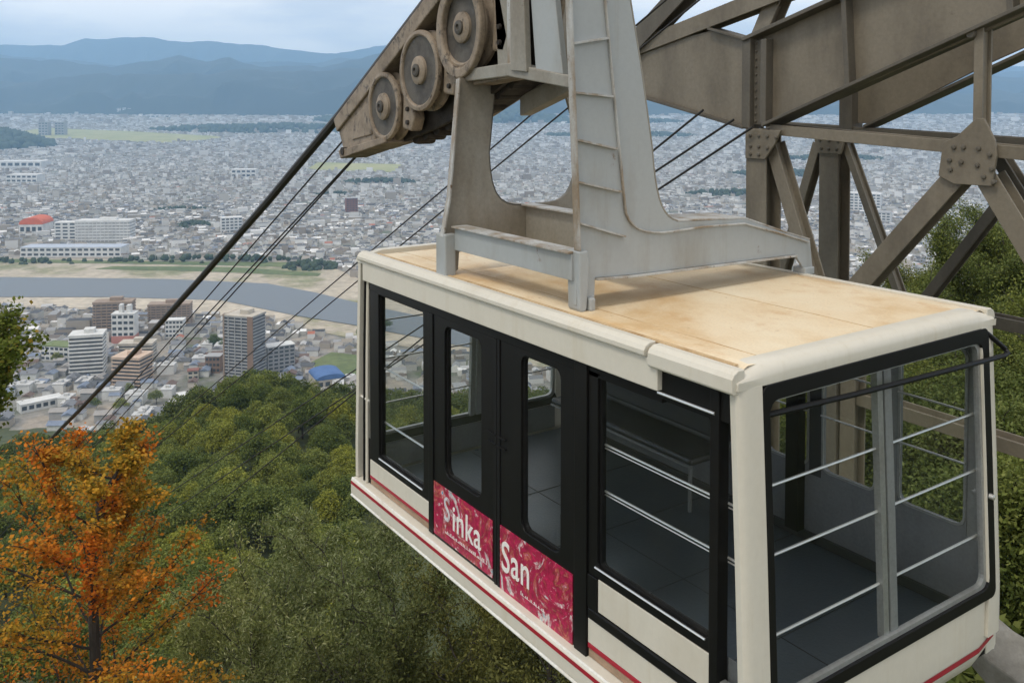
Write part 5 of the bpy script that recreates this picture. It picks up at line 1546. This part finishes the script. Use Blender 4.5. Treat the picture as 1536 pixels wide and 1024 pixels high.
trk = [(-0.2, 0.36, 4.20), (-2.0, 0.36, 3.26), (-3.91, 0.36, 2.26), (-5.79, 0.36, 1.235), (-8.05, 0.36, 0.10), (-11.07, 0.36, -1.36), (-15.76, 0.36, -3.58), (-21.93, 0.36, -6.44), (-28.0, 0.36, -9.2), (-60, 0.36, -23.6), (-120, 0.36, -49)]
rope('thick black track rope running over the carriage wheels', trk, 0.048, 'track_rope')
rope('thin rope just right of the thick track rope, leaving the carriage nose', line((-6.39, 0.6, 0.87), (-22.78, 0.6, -7.50), 0.6, 0), 0.010, group='thin ropes in front of the cabin')
rope('middle thin rope of the three ahead of the cabin', line((-6.09, 0.62, 0.72), (-22.99, 0.62, -7.75), 0.6, 0), 0.010, group='thin ropes in front of the cabin')
rope('thin rope leaving under the carriage nose, nearest the cabin', line((-6.55, 0.9, 0.74), (-23.13, 0.9, -7.87), 1.0, 0), 0.011, group='thin ropes in front of the cabin')
rope('upper of two thin ropes that pass behind the hanger window', line((-5.32, 3.0, 1.56), (-27.84, 3.0, -9.9), 3.0, 0), 0.011, group='thin ropes behind the cabin')
rope('lower of two thin ropes that pass behind the hanger window', line((-5.21, 3.0, 1.33), (-25.86, 3.0, -9.28), 3.0, 0), 0.011, group='thin ropes behind the cabin')
rope('top rope of three between hanger arm and tower leg', line((-4.57, 4.4, 1.21), (-5.52, 4.4, 0.63), 0.1, 0, far=26), 0.015, group='ropes under the tower girder')
rope('middle rope of three between hanger arm and tower leg', line((-4.10, 4.4, 1.11), (-26.94, 4.4, -10.9), 0.1, 0), 0.015, group='ropes under the tower girder')
rope('lowest rope of three between hanger arm and tower leg', line((-3.82, 4.4, 1.03), (-26.5, 4.4, -11.3), 0.1, 0), 0.015, group='ropes under the tower girder')

# ------------------------------------------------------------------ steel tower
tw = empty('steel_tower', (-3.0, 5.2, -12.0), 0, 'brown steel girder tower of the ropeway rising behind the cabin', 'steel tower')
twi = Vector((-3.0, 5.2, -12.0))


def tb(b_, name, mat, parent=None, bevel=0.006):
    o = b_.build(name, mat, parent or tw, bevel=bevel)
    if parent is None: o.location = -twi
    return o


def beam(name, p0, p1, wd, y, dep, parent=None, mat='tower', edge='tower_dark', web=True):
    """rolled H section lying in a plane y = const: near flange, web, far flange"""
    p0, p1 = np.array(p0, float), np.array(p1, float); t_ = (p1 - p0) / np.linalg.norm(p1 - p0); n_ = np.array([-t_[1], t_[0]])
    def q4(a, c): return [tuple(p0 + n_ * a), tuple(p1 + n_ * a), tuple(p1 + n_ * c), tuple(p0 + n_ * c)]
    b_ = MB(); b_.prism(q4(-wd / 2, wd / 2), xz(y), 0.0, 0.022)
    b_.prism(q4(-wd / 2, wd / 2), xz(y), dep - 0.022, dep)
    b_.prism(q4(-0.012, 0.012), xz(y), 0.0222, dep - 0.0222)
    return tb(b_, name, M[mat], parent, 0.005)


FY, BY = 4.5, 6.0
# main sloping girder: web, flanges, stiffeners
g = MB(); g.prism([(-3.92, 1.12), (-3.92, 2.04), (-2.73, 2.40), (-1.2, 2.86), (1.5, 3.72), (1.5, 3.12), (-0.84, 2.14), (-3.62, 1.12)], xz(FY), 0.10, 0.13); tb(g, 'girder_web', M['tower'])
def flange(p0, p1, y0, y1, th, name='flange', mat='tower_dark'):
    p0, p1 = np.array(p0, float), np.array(p1, float); t_ = (p1 - p0) / np.linalg.norm(p1 - p0); n_ = np.array([-t_[1], t_[0]]) * th
    b_ = MB(); b_.prism([tuple(p0), tuple(p1), tuple(p1 + n_), tuple(p0 + n_)], xz(0), y0, y1); return tb(b_, name, M[mat])
flange((-3.66, 1.085), (1.5, 3.075), FY - 0.04, FY + 0.30, 0.035)
flange((-3.94, 2.045), (-2.73, 2.405), FY - 0.06, FY + 0.30, 0.045)
flange((-2.73, 2.405), (1.5, 3.72), FY - 0.06, FY + 0.30, 0.045)
for (x0, z0), (x1, z1) in (((-2.58, 1.53), (-2.64, 2.42)), ((-0.95, 2.15), (-1.0, 2.9))):
    b = MB(); b.prism([(x0 - 0.03, z0), (x0 + 0.03, z0), (x1 + 0.03, z1), (x1 - 0.03, z1)], xz(FY), -0.02, 0.099); tb(b, 'stiffener', M['tower_dark'])
b = MB(); b.box(-3.96, -3.84, FY - 0.03, FY + 0.22, 1.06, 2.08); b.box(-3.70, -3.62, FY - 0.02, FY + 0.099, 1.12, 2.06); tb(b, 'stiffener', M['tower_dark'])
b = MB(); b.box(-3.84, -3.70, FY + 0.04, FY + 0.095, 1.10, 2.06); tb(b, 'splice_plate', M['tower_dark'])
# the web that runs on to the hanger side
b = MB(); b.prism([(-3.97, 1.08), (-3.97, 2.06), (-4.50, 2.21), (-5.9, 2.03), (-6.6, 1.9), (-6.6, 1.62), (-5.89, 1.47)], xz(FY), 0.06, 0.09); tb(b, 'girder_web', M['tower'])
flange((-6.6, 1.60), (-3.94, 1.05), FY - 0.04, FY + 0.26, 0.035)
flange((-4.52, 2.215), (-3.97, 2.065), FY - 0.02, FY + 0.22, 0.03)
# second girder behind
b = MB(); b.prism([(-3.67, 1.10), (-3.67, 1.9), (-1.97, 2.6), (1.2, 3.6), (1.2, 3.1), (-1.97, 1.78), (-3.40, 1.10)], xz(BY), 0.1, 0.13); tb(b, 'girder_web', M['tower'])
flange((-3.42, 1.05), (1.2, 3.06), BY - 0.02, BY + 0.26, 0.035)
b = MB(); b.box(-3.76, -3.58, BY - 0.02, BY + 0.2, 0.92, 1.62); tb(b, 'stiffener', M['tower_dark'])
# upper braces against the sky
beam('brace', (-6.3, 1.78), (-4.6, 2.95), 0.26, FY - 0.04, 0.22, mat='tower_dark')
beam('brace', (-6.0, 2.02), (-3.0, 2.68), 0.20, FY + 0.02, 0.22)
beam('post', (-3.86, 2.08), (-3.40, 2.95), 0.20, FY + 0.10, 0.2)
# bottom chord, gusset, hanger post
beam('crossbeam', (-3.60, 1.055), (1.5, 0.80), 0.115, FY + 0.02, 0.24)
beam('crossbeam', (-4.9, 1.05), (1.0, 0.86), 0.10, BY, 0.2, mat='tower_dark')
beam('post', (-1.25, 1.10), (-1.25, 2.05), 0.085, FY + 0.03, 0.16)
b = MB(); b.lathe([(0.0, -0.03), (0.04, -0.03), (0.045, 0.0), (0.045, 0.1)], (-1.31, FY + 0.02, 1.98), (0, 1, 0), 14); tb(b, 'pin', M['tower_dark'])
b = MB(); b.prism([(-1.22, 1.22), (-1.15, 1.22), (-1.05, 1.03), (-1.03, 0.89), (-1.07, 0.62), (-1.42, 0.615), (-1.57, 0.68), (-1.53, 0.99), (-1.40, 1.05)], xz(FY - 0.045), 0.0, 0.03); gp = tb(b, 'gusset_plate', M['tower'])
for bx, bz in ((-1.42, 0.95), (-1.33, 0.955), (-1.19, 0.95), (-1.09, 0.90), (-1.46, 0.83), (-1.35, 0.82), (-1.20, 0.80), (-1.07, 0.775), (-1.45, 0.745), (-1.14, 0.70), (-1.05, 0.66)):
    b = MB(); b.lathe([(0.008, -0.020), (0.019, -0.017), (0.024, 0.0), (0.024, 0.008)], (bx, FY - 0.047, bz), (0, 1, 0), 12); b.build('bolt', M['tower_dark'], gp, smooth=True)
beam('brace', (-1.44, 0.68), (-2.55, -0.62), 0.20, FY, 0.20)
beam('brace', (-1.16, 0.70), (-0.30, -0.62), 0.20, FY, 0.20)
beam('brace', (-1.22, 0.86), (-0.24, -0.60), 0.12, FY + 0.3, 0.16, mat='tower_dark')
# legs and braces of the front and back frames
beam('leg', (-3.77, 1.06), (-3.70, -12.5), 0.29, FY, 0.26)
beam('leg', (-3.92, 0.90), (-3.88, -12.5), 0.27, BY, 0.26)
b = MB(); b.prism([(-4.12, 0.93), (-3.66, 0.93), (-3.72, 0.72), (-4.06, 0.72)], xz(BY - 0.03), 0.0, 0.028); tb(b, 'gusset_plate', M['tower'])
b = MB(); b.prism([(-3.90, 1.05), (-3.40, 1.05), (-3.48, 0.90), (-3.62, 0.72), (-3.90, 0.72)], xz(FY - 0.03), 0.0, 0.028); tb(b, 'gusset_plate', M['tower'])
gps = [o_ for o_ in tw.children if o_.name.startswith('gusset_plate')]
for bx, bz, yy, par in [(x_, z_, FY - 0.032, 2) for x_, z_ in ((-3.82, 0.98), (-3.70, 0.98), (-3.58, 0.98), (-3.46, 0.97), (-3.82, 0.86), (-3.70, 0.86), (-3.58, 0.85), (-3.82, 0.77), (-3.70, 0.77))] + [(x_, z_, BY - 0.032, 1) for x_, z_ in ((-4.02, 0.88), (-3.89, 0.88), (-3.76, 0.88), (-4.0, 0.78), (-3.89, 0.78), (-3.78, 0.78))]:
    b = MB(); b.lathe([(0.008, -0.018), (0.017, -0.015), (0.021, 0.0), (0.021, 0.008)], (bx, yy, bz), (0, 1, 0), 10); b.build('bolt', M['tower_dark'], gps[par], smooth=True)
sp_ = [o_ for o_ in tw.children if o_.name.startswith('splice_plate')][0]
for q in range(11):
    for x_ in (-3.81, -3.73):
        b = MB(); b.lathe([(0.006, -0.014), (0.013, -0.012), (0.016, 0.0), (0.016, 0.006)], (x_, FY + 0.038, 1.14 + q * 0.088), (0, 1, 0), 10); b.build('bolt', M['tower_dark'], sp_, smooth=True)
beam('brace', (-3.62, 0.90), (-2.88, -1.02), 0.15, FY + 0.05, 0.18)
beam('brace', (-4.12, 0.84), (-4.75, -1.10), 0.12, BY + 0.03, 0.16)
beam('brace', (-3.72, 0.85), (-2.95, -0.95), 0.085, BY + 0.03, 0.14)
beam('brace', (-1.65, 0.55), (-2.72, -0.98), 0.11, BY, 0.16, mat='tower_dark')
# lower part of the tower, seen past the cabin
beam('leg', (-2.55, -0.60), (-2.62, -12.5), 0.17, FY + 0.02, 0.2)
beam('leg', (-0.25, -0.60), (-0.2, -12.5), 0.17, FY + 0.02, 0.2)
beam('crossbeam', (-2.6, -1.68), (2.0, -1.72), 0.13, FY + 0.06, 0.2)
beam('crossbeam', (-4.3, -0.95), (1.5, -1.0), 0.13, BY + 0.05, 0.2, mat='tower_dark')
beam('crossbeam', (-3.8, -1.05), (-2.5, -1.02), 0.13, FY + 0.06, 0.2)
b = MB(); b.box(-4.3, 0.4, FY - 0.4, BY + 0.6, -16.0, -12.4); tb(b, 'footing', M['concrete'], bevel=0.05)
# concrete ledge and rock by the station, lower right
b = MB()
rgc = np.random.default_rng(3)
n0 = 14; xx_ = np.linspace(-1.7, 1.6, n0)
vs_ = []
for x_ in xx_:
    j = rgc.normal(0, 0.025, 4)
    dz_ = -0.28 * (x_ + 0.98); vs_ += [(x_, 4.30 + j[0], -3.50 + dz_ + j[1]), (x_, 4.75 + j[2], -3.38 + dz_ + j[3]), (x_, 4.75, -3.75 + dz_), (x_, 4.34, -3.78 + dz_ + j[1])]
fs_ = [(4 * q + k_, 4 * q + (k_ + 1) % 4, 4 * q + 4 + (k_ + 1) % 4, 4 * q + 4 + k_) for q in range(n0 - 1) for k_ in range(4)] + [(0, 1, 2, 3), tuple(4 * (n0 - 1) + k_ for k_ in range(4))]
b.add(vs_, fs_)
tag(b.build('concrete_strut', M['concrete'], None, bevel=0.02), 'rough grey concrete strut poking out below the front corner of the cabin', 'strut')

# ------------------------------------------------------------------ haze
b = MB()
b.box(-1200, 20800, -21000, 21000, -420, 1420)
hz = b.build('haze', None); hz.rotation_euler = (0, 0, YAW); tag(hz, kind='stuff')
m = bpy.data.materials.new('haze_air'); m.use_nodes = True; t = m.node_tree
for n in list(t.nodes): t.nodes.remove(n)
o = t.nodes.new('ShaderNodeOutputMaterial'); pv = t.nodes.new('ShaderNodeVolumePrincipled')
pv.inputs['Color'].default_value = (0.42, 0.69, 1.0, 1); pv.inputs['Density'].default_value = 8.0e-5; pv.inputs['Anisotropy'].default_value = 0.1
t.links.new(pv.outputs[0], o.inputs['Volume'])
hz.data.materials.append(m)
